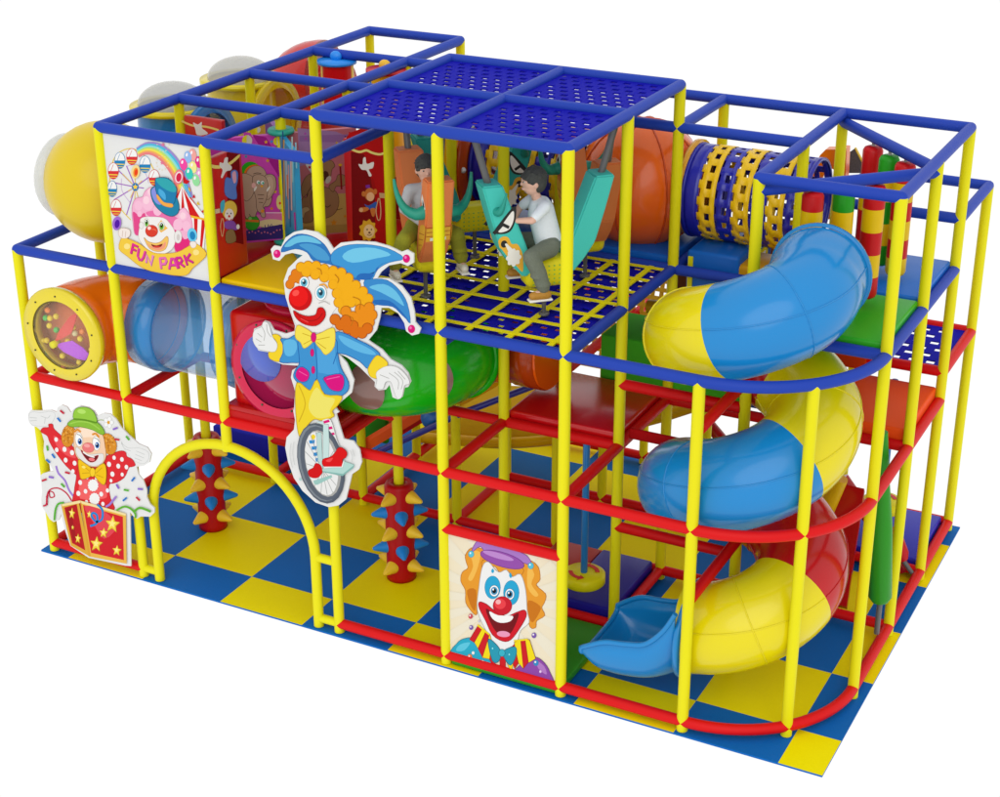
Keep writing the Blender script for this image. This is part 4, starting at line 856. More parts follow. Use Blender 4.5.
for k in range(9):
    a = 2 * PI * k / 9 + .2
    obj('bolt', MB().ball((wc[0] + .345 * math.cos(a), wc[1] - .028, wc[2] + .345 * math.sin(a)), .008, seg=8), mat('101010', .4), rim_)

t = thing('crawl_cube', 'glossy red crawl cube with pink round windows, behind the unicycle clown', 'crawl cube', (2.5, .5, 1.76))
obj('shell', MB().rbox((2.05, .06, 1.77), (2.95, .95, 2.58), .05), plastic('be0c12'), t)
obj('flange', MB().rbox((2.0, .0, 1.74), (3.0, 1.0, 1.79), .02), plastic('b00c10'), t)
def pink(c, ax, rr=.36):
    wr_ = obj('window_rim', MB().lathe([(rr - .07, -.02), (rr - .01, -.035), (rr + .03, -.02), (rr + .03, .02), (rr - .07, .02)], c, ax, 44), plastic('c81444'), t)
    obj('window_pane', MB().lathe([(0, -.012), (rr - .05, -.012), (rr - .05, 0), (0, 0)], c, ax, 44), mat('a01848', .08, 1, .5), wr_)
    mbp = MB()
    return mbp
pink((2.5, .04, 2.16), 'y', .385); pink((2.5, .5, 2.595), 'z', .30)
obj('porthole', MB().lathe([(0, -.004), (.2, -.004), (.2, 0), (0, 0)], (2.36, .022, 2.25), 'y', 32), mat('4860c0', .1, 1, .4), t)
for k in range(8):
    a = 2 * PI * k / 8 + .4
    obj('bolt', MB().ball((2.5 + .365 * math.cos(a), .012, 2.19 + .365 * math.sin(a)), .01, seg=8), mat('2c5030', .4), t)

t = thing('crawl_tube', 'bright green crawl tube elbow with brownish round windows right of the unicycle clown', 'tunnel', (3.4, .6, 1.75), 'crawl tubes of the middle level')
gz = 2.15; gr = .385
pts = [(2.98, .47, gz), (3.05, .47, gz)] + [(3.05 + .47 * math.sin(a), .94 - .47 * math.cos(a), gz) for a in [i * PI / 24 for i in range(1, 13)]] + [(3.52, 1.06, gz)]
grn = plastic('16b414')
obj('tube', MB().tube(pts, gr, 40, caps=True), grn, t)
obj('end_rim', MB().lathe([(gr - .02, -.03), (gr + .03, -.03), (gr + .03, .03), (gr - .02, .03)], (3.52, 1.06, gz), 'y', 40), grn, t)
def on_tube(cpt, dirn, rad, name, m):
    """oval window hugging the tube wall"""
    d = Vector(dirn).normalized(); up = Vector((0, 0, 1)); sd = up.cross(d).normalized(); u2 = d.cross(sd)
    mb = MB(); ctr = Vector(cpt); rings = []
    for j in range(5):
        rr = rad * j / 4 + .001; ring = []
        for k in range(28):
            a = 2 * PI * k / 28; v = math.sin(a) * rr; h = math.cos(a) * rr * .75
            dep = math.sqrt(max(0, (gr + .006) ** 2 - v * v))
            ring.append(ctr + d * dep + u2 * v + sd * h)
        rings.append(ring)
    mb.loft(rings, caps=False); obj(name, mb, m, t)
brn = mat('86625a', .2, 1, .5)
on_tube((3.2, .485, gz), (.2, -1, -.05), .2, 'window', brn)
on_tube((3.42, .67, gz), (.74, -.67, .02), .2, 'window', brn)
t = thing('crawl_tube', 'orange crawl tube bend between the green tube and the glossy dark red deck', 'tunnel', (3.8, 1.4, 1.8), 'crawl tubes of the middle level')
pts = [(3.52, 1.06, gz), (3.52, 1.1, gz)] + [(3.95 - .43 * math.cos(a), 1.12 + .38 * math.sin(a), gz) for a in [i * PI / 24 for i in range(1, 13)]] + [(4.2, 1.5, gz)]
obj('tube', MB().tube(pts, .36, 36, caps=True), plastic('f0640c'), t)
obj('joint_band', MB().lathe([(.35, -.12), (.372, -.12), (.372, .12), (.35, .12)], (4.06, 1.5, gz), 'x', 36), plastic('b8420c'), t)

# ------------------------------------------------------------------ back: wave slide, rings, nets, blocks
t = thing('wave_slide', 'orange, red and yellow lane slide with blue rails under the crawl tubes', 'slide', (3.0, 2.8, .9))
def ray_pt(px, py, y): return on_plane(px, py, (0, y, 0), Y3)
def strip(name, a, b, y0, y1, m, th=.05, parent=None):
    A0 = ray_pt(*a, (y0 + y1) / 2); B0 = ray_pt(*b, (y0 + y1) / 2)
    rings = []
    for i in range(13):
        q = lerp(A0, B0, i / 12); w_ = (y1 - y0) / 2
        rings.append([Vector((q.x, q.y + w_ * c_, q.z + h_)) for c_, h_ in ((-1, .1), (-.8, 0), (.8, 0), (1, .1), (1, .1 - th), (.8, -th), (-.8, -th), (-1, .1 - th))])
    obj(name, MB().loft(rings, smooth=False), m, parent or t)
strip('lane', (374, 441), (470, 383), 2.05, 2.5, mat('f4602a', .35, spec=.3))
strip('lane', (404, 428), (480, 382), 2.5, 2.85, mat('c81a1a', .3, spec=.3))
strip('lane', (463, 399), (525, 364), 2.9, 3.3, mat('f4c20e', .35, spec=.3))
obj('side_rail', MB().tube([ray_pt(378, 452, 2.0), ray_pt(460, 414, 2.0), ray_pt(533, 386, 2.0)], .03, 12), mat('161e98', .3, coat=.3), t)
obj('roller_cap', MB().lathe([(0, -.05), (.1, -.05), (.1, .05), (0, .05)], ray_pt(433, 418, 2.1), 'y', 24), mat('1a70c8', .35), t)
t = thing('curved_guard', 'long curved yellow padded rail with a yellow sheet at the back of the lower level', 'guard rail', (3.75, 3.2, 0))
path = [ray_pt(x, y, 3.2) for x, y in smooth_pts([(417,437),(440,439),(470,441),(500,443),(540,441),(580,435),(620,427),(660,417),(695,406),(735,395)], False, 4)]
obj('pad_rail', MB().tube(path, .055, 14), vinyl('d4a808'), t)
up_ = [p + Vector((.25, .55, .42)) for p in path]
o = obj('sheet', MB().loft([path, up_], closed=False, caps=False), mat('d0aa14', .7, spec=.15), t); solid(o, .012)
for p in (path[0], path[len(path) // 2]): obj('leg', MB().tube([(p.x, p.y, -.05), (p.x, p.y, p.z)], .04, 12), YEL, t)

def lattice(name, P0, U, V, nu, nv, wd, m, label, cat='net', th=.008):
    mb = MB(); P0, U, V = Vector(P0), Vector(U), Vector(V); n = U.cross(V).normalized() * th
    def strap(a, b, wv):
        mb.prism([a - wv, a + wv, b + wv, b - wv], n)
    for i in range(nu + 1): strap(P0 + U * (i / nu), P0 + U * (i / nu) + V, U.normalized() * wd)
    P0 = P0 + n * 1.2
    for j in range(nv + 1): strap(P0 + V * (j / nv), P0 + V * (j / nv) + U, V.normalized() * wd)
    o = obj(name, mb, m, None, P0 + U / 2); return meta(o, label, cat)
lattice('climbing_net', (3.1, 3.55, 1.1), (1.9, 0, 0), (0, .3, 1.1), 22, 14, .02, mat('e0b420', .6), 'yellow climbing net rising behind the curved yellow padded rail')
lattice('climbing_net', (4.9, 2.9, 2.0), (1.05, 0, 0), (0, .25, .6), 20, 10, .019, mat('ecc870', .6), 'small pale yellow net seen right of the net floor behind the spiral slide')
lattice('climbing_net', (4.75, 2.75, 2.32), (1.2, 0, 0), (0, .3, .52), 26, 14, .021, mat('8c4a16', .7), 'brown rope net under the blue ball deck')
t = thing('foam_beam', 'thick yellow foam beam under the brown net', 'beam', (5.3, 2.6, 2.2))
obj('beam', MB().tube([(4.6, 2.5, 2.22), (5.95, 2.5, 2.36)], .06, 14), vinyl('d0a010'), t)
t = thing('foam_bench', 'amber padded beam beneath the long woven tunnel', 'beam', (5.8, 2.2, 2.6))
obj('beam', MB().rbox((5.35, 2.1, 2.62), (5.97, 2.5, 2.86), .03), vinyl('cc9410'), t)

t = thing('blue_step', 'blue padded block with a yellow framed opening beside the net floor', 'block', (5.4, 2.1, 2.4))
obj('block', MB().rbox((5.08, 2.08, 2.35), (5.52, 2.9, 2.93), .03), vinyl('1660b8'), t)
def fr_(name, x, y0, y1, z0, z1, m):
    mb = MB(); w_ = .03
    for a, b in (((y0, z0), (y1, z0 + w_)), ((y0, z1 - w_), (y1, z1)), ((y0, z0), (y0 + w_, z1)), ((y1 - w_, z0), (y1, z1))):
        mb.box((x, a[0], a[1]), (x + .012, b[0], b[1]))
    obj(name, mb, m, t)
fr_('opening_frame', 5.521, 2.3, 2.75, 2.55, 2.84, YEL)
obj('opening', MB().box((5.521, 2.33, 2.58), (5.527, 2.72, 2.81)), mat('e8e8e4', .5), t)
obj('front_frame', MB().box((5.1, 2.066, 2.4), (5.14, 2.08, 2.88)), YEL, t)
def block(name, a, b, hx, label, alpha=1., cat='block'):
    o = obj(name, MB().rbox(a, b, .02), mat(hx, .7, spec=.04), None, ((a[0]+b[0])/2, (a[1]+b[1])/2, a[2])); return meta(o, label, cat)
block('step_block', (4.38, 2.02, 1.69), (5.62, 2.6, 2.10), '48b828', 'long green padded step block behind the glossy dark red deck')
block('step_block', (5.64, 2.06, 1.68), (5.95, 2.7, 1.9), '1c5cb0', 'small blue padded step block at the right end of the green one')
block('standing_pad', (1.6, 2.32, .45), (2.08, 2.38, 1.5), '2e9028', 'green padded wall seen under the crawl tubes', cat='wall pad')
block('standing_pad', (.02, 2.35, -.04), (1.4, 2.6, .2), '2428a8', 'dark blue padded block on the mat behind the left spiked roller', cat='wall pad')
block('standing_pad', (6.02, 2.95, 1.8), (6.38, 2.99, 2.74), 'c84010', 'orange panel standing behind the spiral slide on the middle level', cat='wall pad')
block('standing_pad', (2.62, 2.46, 2.86), (2.72, 3.0, 3.7), 'e0b40c', 'yellow panel behind the left boy', cat='wall pad')
block('standing_pad', (5.05, 1.06, 1.69), (5.95, 1.10, 1.78), 'a81014', 'low red padded kerb behind the top of the slide', cat='kerb')

# orange hood and grey roof at the far right, beyond the bags
t = thing('orange_hood', 'curved orange plastic slide hood behind the hanging bags', 'slide hood', (6.1, 3.3, 2.8))
P = [ray_pt(780 + a / 9.96, 140 + b / 9.96, 3.10) for a, b in ((265,385),(300,340),(350,250),(400,150),(455,95),(560,95),(600,78),(665,85),(655,300),(640,560),(600,790),(455,790),(480,560),(560,350),(545,300),(515,285),(480,300),(440,350),(420,385))]
obj('hood', MB().prism(P, (.0, .10, 0)), plastic('e4700e'), t)
for k in range(3):
    obj('bolt', MB().ball(ray_pt(780 + (510 - 15 * k) / 9.96, 140 + (645 + 60 * k) / 9.96, 3.14), .013, seg=8), mat('d8a088', .4), t)
t = thing('toy_roof', 'small grey pointed toy roof with yellow edges behind the hanging bags', 'toy roof', (6.5, 3.5, 3.2))
P = [ray_pt(780 + a / 9.96, 140 + b / 9.96, 3.5) for a, b in ((745,85),(668,140),(655,330),(760,330),(820,330),(815,215))]
obj('panel', MB().prism(P, (0, .03, 0)), mat('4c4c4c', .6, noise=.6), t)
P = [ray_pt(780 + a / 9.96, 140 + b / 9.96, 3.495) for a, b in ((740,82),(750,82),(822,215),(812,222))]
obj('edge', MB().prism(P, (0, .03, 0)), mat('d0b020', .5), t)

# red slide, yellow leg and levers in the lower right
t = thing('red_ramp', 'dark red ramp and bars at the lower right behind the spiral slide', 'ramp', (6.2, 2.4, 0))
P = [(6.12, 2.1, .05), (6.62, 2.1, .05), (6.50, 2.8, .8), (6.12, 2.8, .8)]
obj('ramp', MB().prism([Vector(p) for p in P], (0, .03, -.04)), plastic('b01418'), t)
obj('bar', MB().tube([ray_pt(706, 421, 3.2), ray_pt(727, 446, 3.2)], .055, 12), plastic('a01014'), t)
obj('bar', MB().tube([ray_pt(842, 478, 3.0), ray_pt(905, 570, 3.0)], .06, 12), plastic('a81418'), t)
obj('leg', MB().tube([ray_pt(840, 478, 2.6), ray_pt(822, 520, 2.6)], .07, 16), vinyl('d8b00c'), t)

# ------------------------------------------------------------------ hanging bags
def bag(px, py, cols, zb, label, r=.078, zt=3.79):
    p = on_plane(px, py - 4, (0, 0, 3.80), Vector((0, 0, 1))); x, y = p.x, p.y
    t = thing('hanging_bag', label, 'punch bag', (x, y, zb), 'striped bags hanging from the cross beams')
    n = len(cols); h = (zt - zb) / n
    for i, c in enumerate(cols):
        z1 = zt - i * h; z0 = z1 - h
        pr = [(r, z0), (r, z1)]
        if i == 0: pr = [(r, z0), (r, z1 - .03), (r - .012, z1 - .008), (r - .03, z1), (0, z1 + .004)]
        if i == n - 1: pr = [(0, z0), (r - .03, z0), (r - .01, z0 + .012), (r, z0 + .035), (r, z1)]
        obj('stripe', MB().lathe(pr, (x, y, 0), 'z', 24), vinyl({'r': 'c01418', 'y': 'e0b80c', 'g': '22921c'}[c]), t)
    obj('hanger', MB().tube([(x, y, zt - .01), (x, y, zt + .05)], .014, 10), mat('9a9a98', .3), t)
bag(873.6, 149, 'rryyrry', 2.92, 'red and yellow bag, hung highest and farthest back at the left end of its beam')
bag(890, 158, 'gygyg', 2.92, 'green topped bag behind the red topped bags at the right')
bag(906, 165, 'ryryry', 2.90, 'red and yellow bag hanging next to the right corner post')
bag(813.6, 194, 'ryryry', 2.98, 'red topped bag at the left end of the front beam, above the slide entrance')
bag(876, 187, 'ryryr', 2.93, 'red and yellow bag hanging lowest in front, ending above the green deck')
bag(845, 190, 'gygyg', 2.95, 'green topped bag between two red topped bags on the front beam')
for q, (a, b, c, label, hx) in enumerate(((ray_pt(880, 440, 1.9), ray_pt(879, 590, 1.9), .075, 'long green foam lever leaning beside the right end posts', '2c8c20'),)):
    t = thing('foam_lever', label, 'lever', (a.x, a.y, 0))
    A = ray_pt(882, 432, 1.75); B = ray_pt(880, 601, 1.75)
    obj('grip', MB().tube([A, lerp(A, B, .3), lerp(A, B, .55), lerp(A, B, .97), B], [.045, .065, .09, .092, .065], 20), vinyl(hx), t)
    obj('rod', MB().tube([B, B + Vector((.0, 0, -.3))], .022, 10), GREY, t)
t = thing('foam_lever', 'short red foam lever leaning over the dark blue corner pad', 'lever', (6.7, 3, 0))
A = ray_pt(892, 530, 2.9); B = ray_pt(903, 560, 2.9)
obj('grip', MB().tube([A, lerp(A, B, .8), B], [.07, .07, .045], 20), vinyl('b81820'), t)
obj('rod', MB().tube([B, ray_pt(912, 573, 2.9)], .02, 10), GREY, t)

# spinning discs
def spinner(x, y, zd, ztop, rad, label):
    t = thing('spinning_disc', label, 'spinning seat', (x, y, zd), 'yellow spinning discs on blue poles')
    obj('pole', MB().tube([(x, y, zd + .05), (x, y, ztop)], .028, 16), mat('0c6cae', .35, coat=.2), t)
    dsc = obj('disc', MB().lathe([(0, -.04), (rad - .015, -.04), (rad, -.025), (rad, .045), (rad - .02, .06), (0, .06)], (x, y, zd), 'z', 48), vinyl('dcd410'), t)
    for s in (0, PI):
        mb = MB(); q = []
        for i in range(13):
            a = s + .35 + 1.25 * i / 12; q.append((a, .60 if 0 else .62))
        outer = [Vector((x + rad * .72 * math.cos(a), y + rad * .72 * math.sin(a), zd + .0625)) for a, _ in q]
        inner = [Vector((x + rad * .52 * math.cos(a), y + rad * .52 * math.sin(a), zd + .0625)) for a, _ in q]
        ae = q[-1][0]; hd = [Vector((x + rad * .86 * math.cos(ae), y + rad * .86 * math.sin(ae), zd + .0625)), Vector((x + rad * .62 * math.cos(ae + .4), y + rad * .62 * math.sin(ae + .4), zd + .0625)), Vector((x + rad * .38 * math.cos(ae), y + rad * .38 * math.sin(ae), zd + .0625))]
        mb.prism(outer + hd + inner[::-1], (0, 0, .003)); obj('arrow', mb, mat('d01010', .45), dsc)
spinner(4.72, 1.02, .38, 1.62, .175, 'yellow spinning disc with red arrows on a blue pole, right above the laughing clown panel')
spinner(6.55, 3.3, .42, 1.62, .175, 'yellow spinning disc with red arrows over the dark blue pad at the far right')

# ------------------------------------------------------------------ spiked rollers
def spiked(x, y):
    t = thing('spiked_roller', '', 'spiked roller', (x, y, -.04), 'red spiked rollers on the front posts')
    obj('core', MB().lathe([(.0, -.045), (.13, -.045), (.13, .0), (.125, .02), (.125, .84), (.11, .87), (.06, .87), (.055, .85), (0, .85)], (x, y, 0), 'z', 32), vinyl('b00c10'), t)
    for lv in range(5):
        z = .76 - lv * .165; yl = lv % 2 == 0
        for k in range(4 if yl else 4):
            a = math.radians(-52 + (45 if yl else 0) + 90 * k)
            d = Vector((math.cos(a), math.sin(a), 0)); c = Vector((x, y, z)) + d * .11
            dn = (d + Vector((0, 0, -.12))).normalized()
            mb = MB().tube([c, c + dn * .02, c + dn * .08, c + dn * .125, c + dn * .135], [.058, .057, .034, .016, .004], 14)
            obj('spike', mb, mat('ecc22a', .45, spec=.3) if yl else mat('1480d4', .45, spec=.3), t)
    return t
s1 = spiked(1, 1); s1['label'] = 'red roller with blue and yellow spikes seen through the yellow arch'
s2 = copy_tree(s1); s2.location = Vector((3, 1, -.04)) * S; s2['label'] = 'red roller with blue and yellow spikes between the arch and the laughing clown panel'
# ------------------------------------------------------------------ bull swings
def bull(x, y, head, body, horn, label, art):
    t = thing('bull_swing', label, 'bull swing', (x, y, 2.78), 'bull swings under the raised roof')
    a = math.radians(head); c, s = math.cos(a), math.sin(a)
    def W(u, v, z): return Vector((x + u * c - v * s, y + u * s + v * c, 2.78 + z))
    bm_ = mat(body, .6, 1, 0, .1, .2); hw = .1
    for sg, nm in ((1, 'front_pad'), (-1, 'back_pad')):
        prof = [(.5, 1.06), (.43, .8), (.36, .57), (.28, .45), (.19, .35), (.11, .38), (.165, .58), (.35, 1.06)]
        bmh = bmesh.new()
        A = [bmh.verts.new(W(sg * u, -hw, z)) for u, z in prof]; B = [bmh.verts.new(W(sg * u, hw, z)) for u, z in prof]
        n = len(prof)
        bmh.faces.new(A); bmh.faces.new(B[::-1])
        for i in range(n): bmh.faces.new((A[i], B[i], B[(i+1) % n], A[(i+1) % n]))
        bmesh.ops.recalc_face_normals(bmh, faces=bmh.faces)
        bmesh.ops.bevel(bmh, geom=list(bmh.edges), offset=.012, segments=2, affect='EDGES')
        mb = MB(); mb.frombm(bmh, smooth=False); pad_ = obj(nm, mb, bm_, t)
        obj('hanger_pole', MB().tube([W(sg * .42, 0, 1.02), W(sg * .55, 0, 1.47)], .026, 14), GREY, pad_)
    # seat
    bmh = bmesh.new(); mb = MB()
    M = Matrix.Translation(W(0, 0, 0)) @ Matrix.Rotation(a, 4, 'Z')
    mb.rbox((-.17, -.11, .25), (.17, .11, .47), .06, 0, M)
    for i in range(7):
        for j in range(5):
            for sv in (-1, 1):
                q = [W(-.12 + i * .04 + .007 * math.cos(k * PI / 3), sv * .1108, .29 + j * .033 + .007 * math.sin(k * PI / 3)) for k in range(6)]
                mb.add(q, [tuple(range(6))], 1)
    obj('seat', mb, [vinyl('dcd018'), mat('7cb83c', .6)], t)
    fp_ = obj('floor_pole', MB().tube([W(0, 0, .26), W(0, 0, 0.0)], .016, 12), GREY, t)
    obj('floor_plate', MB().lathe([(0, .0), (.04, .0), (.04, .02), (0, .02)], W(0, 0, .005), 'z', 16), GREY, fp_)
    for sv in (-1, 1):
        pts = [W(.36 - (.0 if i < 3 else .01 * i), sv * (.09 + .20 * math.sin(i / 9 * PI / 2 * .95)), .80 - .035 * math.sin(i / 9 * PI) + .24 * (1 - math.cos(i / 9 * PI / 2)) ** 1.1) for i in range(10)]
        if art: pts = [W(.39 - .045 * (i / 9) ** 1.5, sv * (.095 + .075 * math.sin(i / 9 * PI / 2)), .87 + .15 * (i / 9) ** 1.6 - .02 * math.sin(i / 9 * PI)) for i in range(10)]
        obj('horn', MB().tube(pts, [(.036 if art else .052) * (1 - .8 * i / 9) for i in range(10)], 14), mat(horn, .5), t)
    # printed face: eye, muzzle and puff on both sides
    cols = [mat(h, .6) for h in ('e8e4dc', '101010', 'e0a828', 'e4e0d4', 'a8480c')]
    mb = MB()
    def flat(pts, sv, lay, mi):
        if 4 < len(pts) < 18: pts = smooth_pts(pts, True, 4)
        mb.prism([W(u, sv * (hw + .0012 * lay), z) for u, z in pts], W(0, sv * .001, 0) - W(0, 0, 0), mi)
    def ell(cu, cz, ru, rz, n=20, rot=0): return [(cu + ru*math.cos(2*PI*k/n)*math.cos(rot) - rz*math.sin(2*PI*k/n)*math.sin(rot), cz + ru*math.cos(2*PI*k/n)*math.sin(rot) + rz*math.sin(2*PI*k/n)*math.cos(rot)) for k in range(n)]
    for sv in (-1, 1):
        if art:
            flat([(.415,.72),(.36,.80),(.26,.90),(.255,.80),(.29,.72),(.35,.70)], sv, 1, 1)
            flat([(.385,.725),(.34,.79),(.275,.865),(.27,.80),(.30,.735),(.35,.715)], sv, 2, 0)
            flat([(.35,.785),(.30,.755),(.31,.735),(.36,.765)], sv, 4, 1)
            flat([(.43,.72),(.41,.70),(.345,.765),(.36,.785)], sv, 3, 1)
            flat([(.385,.64),(.355,.68),(.31,.67),(.285,.62),(.245,.615),(.22,.58),(.2,.52),(.2,.40),(.25,.45),(.33,.545)], sv, 1, 2)
            flat(ell(.345, .625, .036, .040), sv, 2, 2); flat(ell(.342, .625, .024, .027), sv, 3, 1)
            pf = []
            for k in range(36):
                b = 2 * PI * k / 36; rr = .052 + .018 * abs(math.cos(4 * b)); pf.append((.27 + rr * math.cos(b) * .85, .515 + rr * math.sin(b)))
            flat(pf, sv, 3, 3); flat([(.338,.625),(.325,.63),(.25,.55),(.29,.52)], sv, 5, 3)
        else:
            flat([(.40,.70),(.355,.57),(.20,.43),(.2,.5),(.26,.66)], sv, 1, 2)
            for k in range(3): flat([(.375-.035*k,.635-.05*k),(.372-.035*k,.629-.05*k),(.235-.01*k,.60-.05*k),(.238-.01*k,.606-.05*k)], sv, 2, 4)
            flat([(.42,.84),(.34,.93),(.31,.88),(.35,.80)], sv, 1, 0); flat([(.40,.85),(.36,.89),(.35,.86),(.38,.83)], sv, 2, 1)
    if not art:      # yellow muzzle with lines on the outward face, as on the left orange bull
        def F(z, v): 
            u = .5 - (1.06 - z) * (.14 / .49); return W(u + .006, v, z)
        off = W(.001, 0, 0) - W(0, 0, 0)
        mb.prism([F(.69, -.092), F(.69, .092), F(.575, .092), F(.575, -.092)], off, 2)
        for z in (.69, .655, .62): mb.prism([F(z, -.09) + off * 1.5, F(z, .09) + off * 1.5, F(z - .005, .09) + off * 1.5, F(z - .005, -.09) + off * 1.5], off, 4)
        mb.prism([F(.605, -.06) + off * 3, F(.605, .06) + off * 3, F(.58, .06) + off * 3, F(.58, -.06) + off * 3], off, 3)
    obj('printed_face', mb, cols, t)
    return W
W1 = bull(3.57, .54, 315, 'e08048', '0c8c74', 'orange bull swing ridden by the left boy in green trousers', False)
W2 = bull(4.53, .62, 225, '44beb0', '109080', 'turquoise bull swing ridden by the right boy in a pale T-shirt', True)
bull(4.46, 1.5, 135, 'dc7c44', '0c8c74', 'empty orange bull swing at the back in front of the orange ball', False)
bull(3.48, 1.5, 45, '2ca096', '0c7c6c', 'empty turquoise bull swing at the back with its yellow seat showing', True)

# ------------------------------------------------------------------ children riding
def blob(name, parts, m, parent, vox=.011, sm=6):
    """one continuous surface grown round tapered limbs and ellipsoids"""
    mb = MB()
    for p in parts:
        if p[0] == 'c':                                   # capsule a, b, ra, rb
            _, a, b, ra, rb = p; a, b = Vector(a), Vector(b); n = 6
            d = (b - a).normalized()
            pts = [a - d * ra * .95, a - d * ra * .7, a] + [lerp(a, b, i / n) for i in range(1, n)] + [b, b + d * rb * .7, b + d * rb * .95]
            rr = [ra * .3, ra * .72, ra] + [ra + (rb - ra) * i / n for i in range(1, n)] + [rb, rb * .72, rb * .3]
            mb.tube(pts, rr, 14)
        else:
            _, c, r, M = p; mb.ball(c, r, seg=20, M=M)
    o = obj(name, mb, m, parent)
    r = o.modifiers.new('grow', 'REMESH'); r.mode = 'VOXEL'; r.voxel_size = vox; r.use_smooth_shade = True
    s = o.modifiers.new('soften', 'SMOOTH'); s.factor = .5; s.iterations = sm
    dg = bpy.context.evaluated_depsgraph_get(); ev = o.evaluated_get(dg); me = bpy.data.meshes.new_from_object(ev)
    old = o.data; o.modifiers.clear(); o.data = me
    for pl in me.polygons: pl.use_smooth = True
    return o
skin = mat('dcae98', .55)
def child(W, head, label, shirt, pants, shoe, long_sleeve, hands, tee=None, look=0):
    a = math.radians(head)
    o_ = W(0, 0, 0); t = thing('person', label, 'child', (o_.x, o_.y, o_.z + .24), 'boys riding the bull swings')
    RM = Matrix.Rotation(a + math.radians(look), 3, 'Z')
    hd = W(.09, 0, 1.035); neck = W(.055, 0, .93); ch = W(.03, 0, .80); pel = W(-.03, 0, .57)
    sh = [W(.04, s * .115, .875) for s in (1, -1)]; el, hn = [], []
    for k, s in enumerate((1, -1)):
        el.append(W(*hands[k][0])); hn.append(W(*hands[k][1]))
    hip = [W(-.02, s * .07, .55) for s in (1, -1)]; kn = [W(.17, s * .2, .54) for s in (1, -1)]; an = [W(.09, s * .26, .31) for s in (1, -1)]
    up = Vector((0, 0, 1)); fw = W(1, 0, 0) - W(0, 0, 0); lf = W(0, 1, 0) - W(0, 0, 0)
    fwh = RM @ Vector((1, 0, 0)); lfh = RM @ Vector((0, 1, 0))
    P = [('e', hd + up * .012, (.088, .073, .092), RM), ('e', hd + fwh * .012 - up * .04, (.062, .055, .058), RM),
         ('c', neck - up * .04, hd - up * .05, .036, .034), ('c', ch, pel, .085, .08), ('c', sh[0], sh[1], .038, .038),
         ('e', hd + fwh * .088 - up * .012, (.012, .010, .014), RM), ('e', hd + fwh * .078 - up * .048, (.012, .022, .008), RM)]
    for s in (1, -1):
        P.append(('e', hd + lfh * s * .074 - up * .008, (.016, .010, .024), RM))
    for k in range(2):
        P += [('c', sh[k], el[k], .036, .027), ('c', el[k], hn[k], .027, .018)]
        d = (hn[k] - el[k]).normalized(); s = (1, -1)[k]
        pm = hn[k] + d * .022; sd = d.cross(up).normalized(); pn = sd.cross(d)
        P.append(('c', hn[k], pm, .018, .017)); P.append(('c', pm - sd * .01, pm + sd * .01, .014, .014))
        for q in range(4):                                # four bent fingers
            b0 = pm + d * .014 + sd * (-.016 + .0107 * q); L = (.020, .024, .022, .017)[q]
            P.append(('c', b0, b0 + d * L, .0062, .0056)); P.append(('c', b0 + d * L, b0 + d * (L + .010) - pn * .014, .0056, .005))
        P.append(('c', pm - sd * .014 * s, pm - sd * .034 * s + d * .012, .007, .006))
        P += [('c', hip[k], kn[k], .058, .042), ('c', kn[k], an[k], .04, .026), ('c', an[k] - up * .03, an[k] - up * .03 + fw * .06, .024, .022)]
    blob('body', P, skin, t, .0088, 3)
    # clothes
    T = [('c', ch + up * .03, pel + up * .02, .095, .098), ('c', sh[0], sh[1], .047, .047), ('c', ch + fw * .01, pel, .09, .1)]
    for k in range(2):
        e = el[k]
        T.append(('c', sh[k], e if long_sleeve else lerp(sh[k], e, .75), .047, .040))
        if long_sleeve: T.append(('c', e, lerp(e, hn[k], .9), .037, .029))
    blob('shirt', T, mat(shirt, .85, noise=.06), t, .012, 5)
    if tee:
        blob('undershirt', [('c', ch + fw * .045 + up * .03, pel + fw * .07 + up * .06, .06, .06)], mat(tee, .8), t, .011, 3)
    T = [('c', hip[0] + up * .02, hip[1] + up * .02, .075, .075), ('e', pel, (.1, .1, .07), RM)]
    for k in range(2):
        T += [('c', hip[k], kn[k], .075, .06), ('c', kn[k], lerp(kn[k], an[k], .5) - fw * .01, .062, .057), ('c', lerp(kn[k], an[k], .5) - fw * .01, lerp(kn[k], an[k], .93), .057, .052)]
        for q in range(3): T.append(('e', lerp(kn[k], an[k], .35 + .25 * q) + fw * (.006 if q % 2 else -.004), (.062, .062, .016), RM))
    blob('trousers', T, mat(pants, .9, noise=.2), t, .012, 4)
    for k in range(2):
        f0 = an[k] - up * .045
        sho = blob('shoe', [('c', f0 - fw * .02, f0 + fw * .085, .036, .031), ('c', f0 + up * .02, f0 - fw * .01, .034, .036)], mat(shoe, .6), t, .008, 3)
        M = Matrix.Translation(f0) @ Matrix.Rotation(a, 4, 'Z')
        obj('sole', MB().rbox((-.058, -.034, -.042), (.12, .034, -.026), .012, 0, M), mat('e8e6e0', .6), sho)
    # hair and face
    H = [('e', hd + up * .030 - fwh * .012, (.094, .083, .086), RM), ('e', hd + up * .0 - fwh * .035, (.066, .08, .086), RM)]
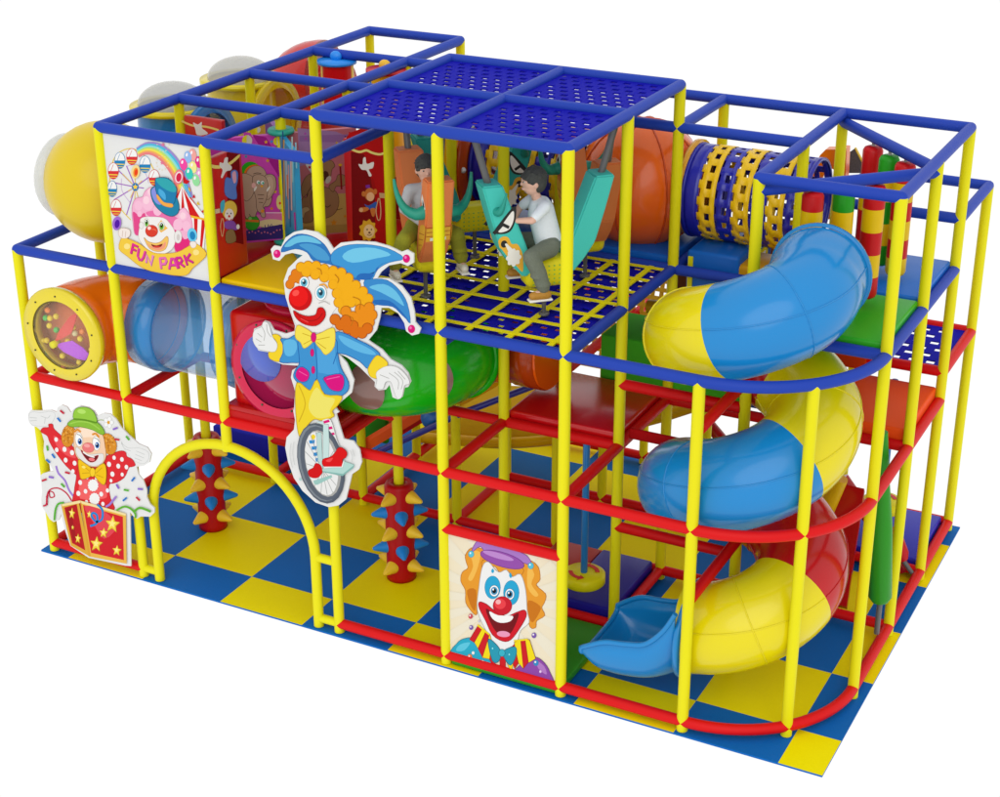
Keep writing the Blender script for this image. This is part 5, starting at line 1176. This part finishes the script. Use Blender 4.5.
    for k in range(9):
        b = -1.25 + 2.5 * k / 8
        H.append(('c', hd + up * .10 + fwh * .0, hd + fwh * (.084 * math.cos(b)) + lfh * (.074 * math.sin(b)) + up * (.046 - .006 * (k % 2) - .045 * abs(math.sin(b)) ** 3), .024, .012))
    rnd = random.Random(int(head))
    for k in range(46):                    # short tousled tufts
        b = rnd.uniform(-PI, PI); e = rnd.uniform(.15, 1.25); 
        d0 = fwh * math.cos(b) * math.sin(e) + lfh * math.sin(b) * math.sin(e) + up * math.cos(e)
        if d0.dot(fwh) > .62: continue
        c0 = hd + up * .018 - fwh * .008 + Vector((d0.x * .086, d0.y * .086, d0.z * .092)); H.append(('c', c0 - d0 * .012, c0 + d0 * .016 - up * .018 + fwh * rnd.uniform(-.012, .02), .013, .005))
    hairo = blob('hair', H, mat('3a3c38', .75, noise=.45), t, .0065, 1)
    for s in (1, -1):
        c = hd + fwh * .079 + lfh * s * .030 + up * .012
        eye_ = obj('eye', MB().ball(c - fwh * .003, (.009, .011, .005), M=RM, seg=12), mat('cfc8c2', .4), t)
        obj('pupil', MB().ball(c + fwh * .004, (.0045, .0062, .0055), M=RM, seg=10), mat('181410', .3), eye_)
        obj('eyebrow', MB().tube([c + up * .018 - lfh * .014 + fwh * .002, c + up * .021 + fwh * .005, c + up * .018 + lfh * .014 - fwh * .002], .003, 6), mat('38342c', .8), t)
    obj('mouth', MB().tube([hd + fwh * .083 - up * .047 + lfh * .014 - fwh * .006, hd + fwh * .090 - up * .049, hd + fwh * .083 - up * .047 - lfh * .014 - fwh * .006], .0035, 6), mat('b06058', .6), t)
    return t
child(W2, 225, 'boy in a pale blue T-shirt and grey-green trousers on the turquoise bull swing', 'dde4e8', '686e60', 'b07c24', False,
      [((.15, .165, .80), (.275, .06, .78)), ((.14, -.155, .80), (.25, -.06, .68))])
child(W1, 315, 'boy in a grey jacket and olive green trousers on the orange bull swing', 'b2b4b6', '8c8c1c', 'd8d4c4', True,
      [((.06, .17, .74), (.2, .07, .66)), ((.06, -.17, .74), (.2, -.07, .66))], tee='e0cc30', look=-8)
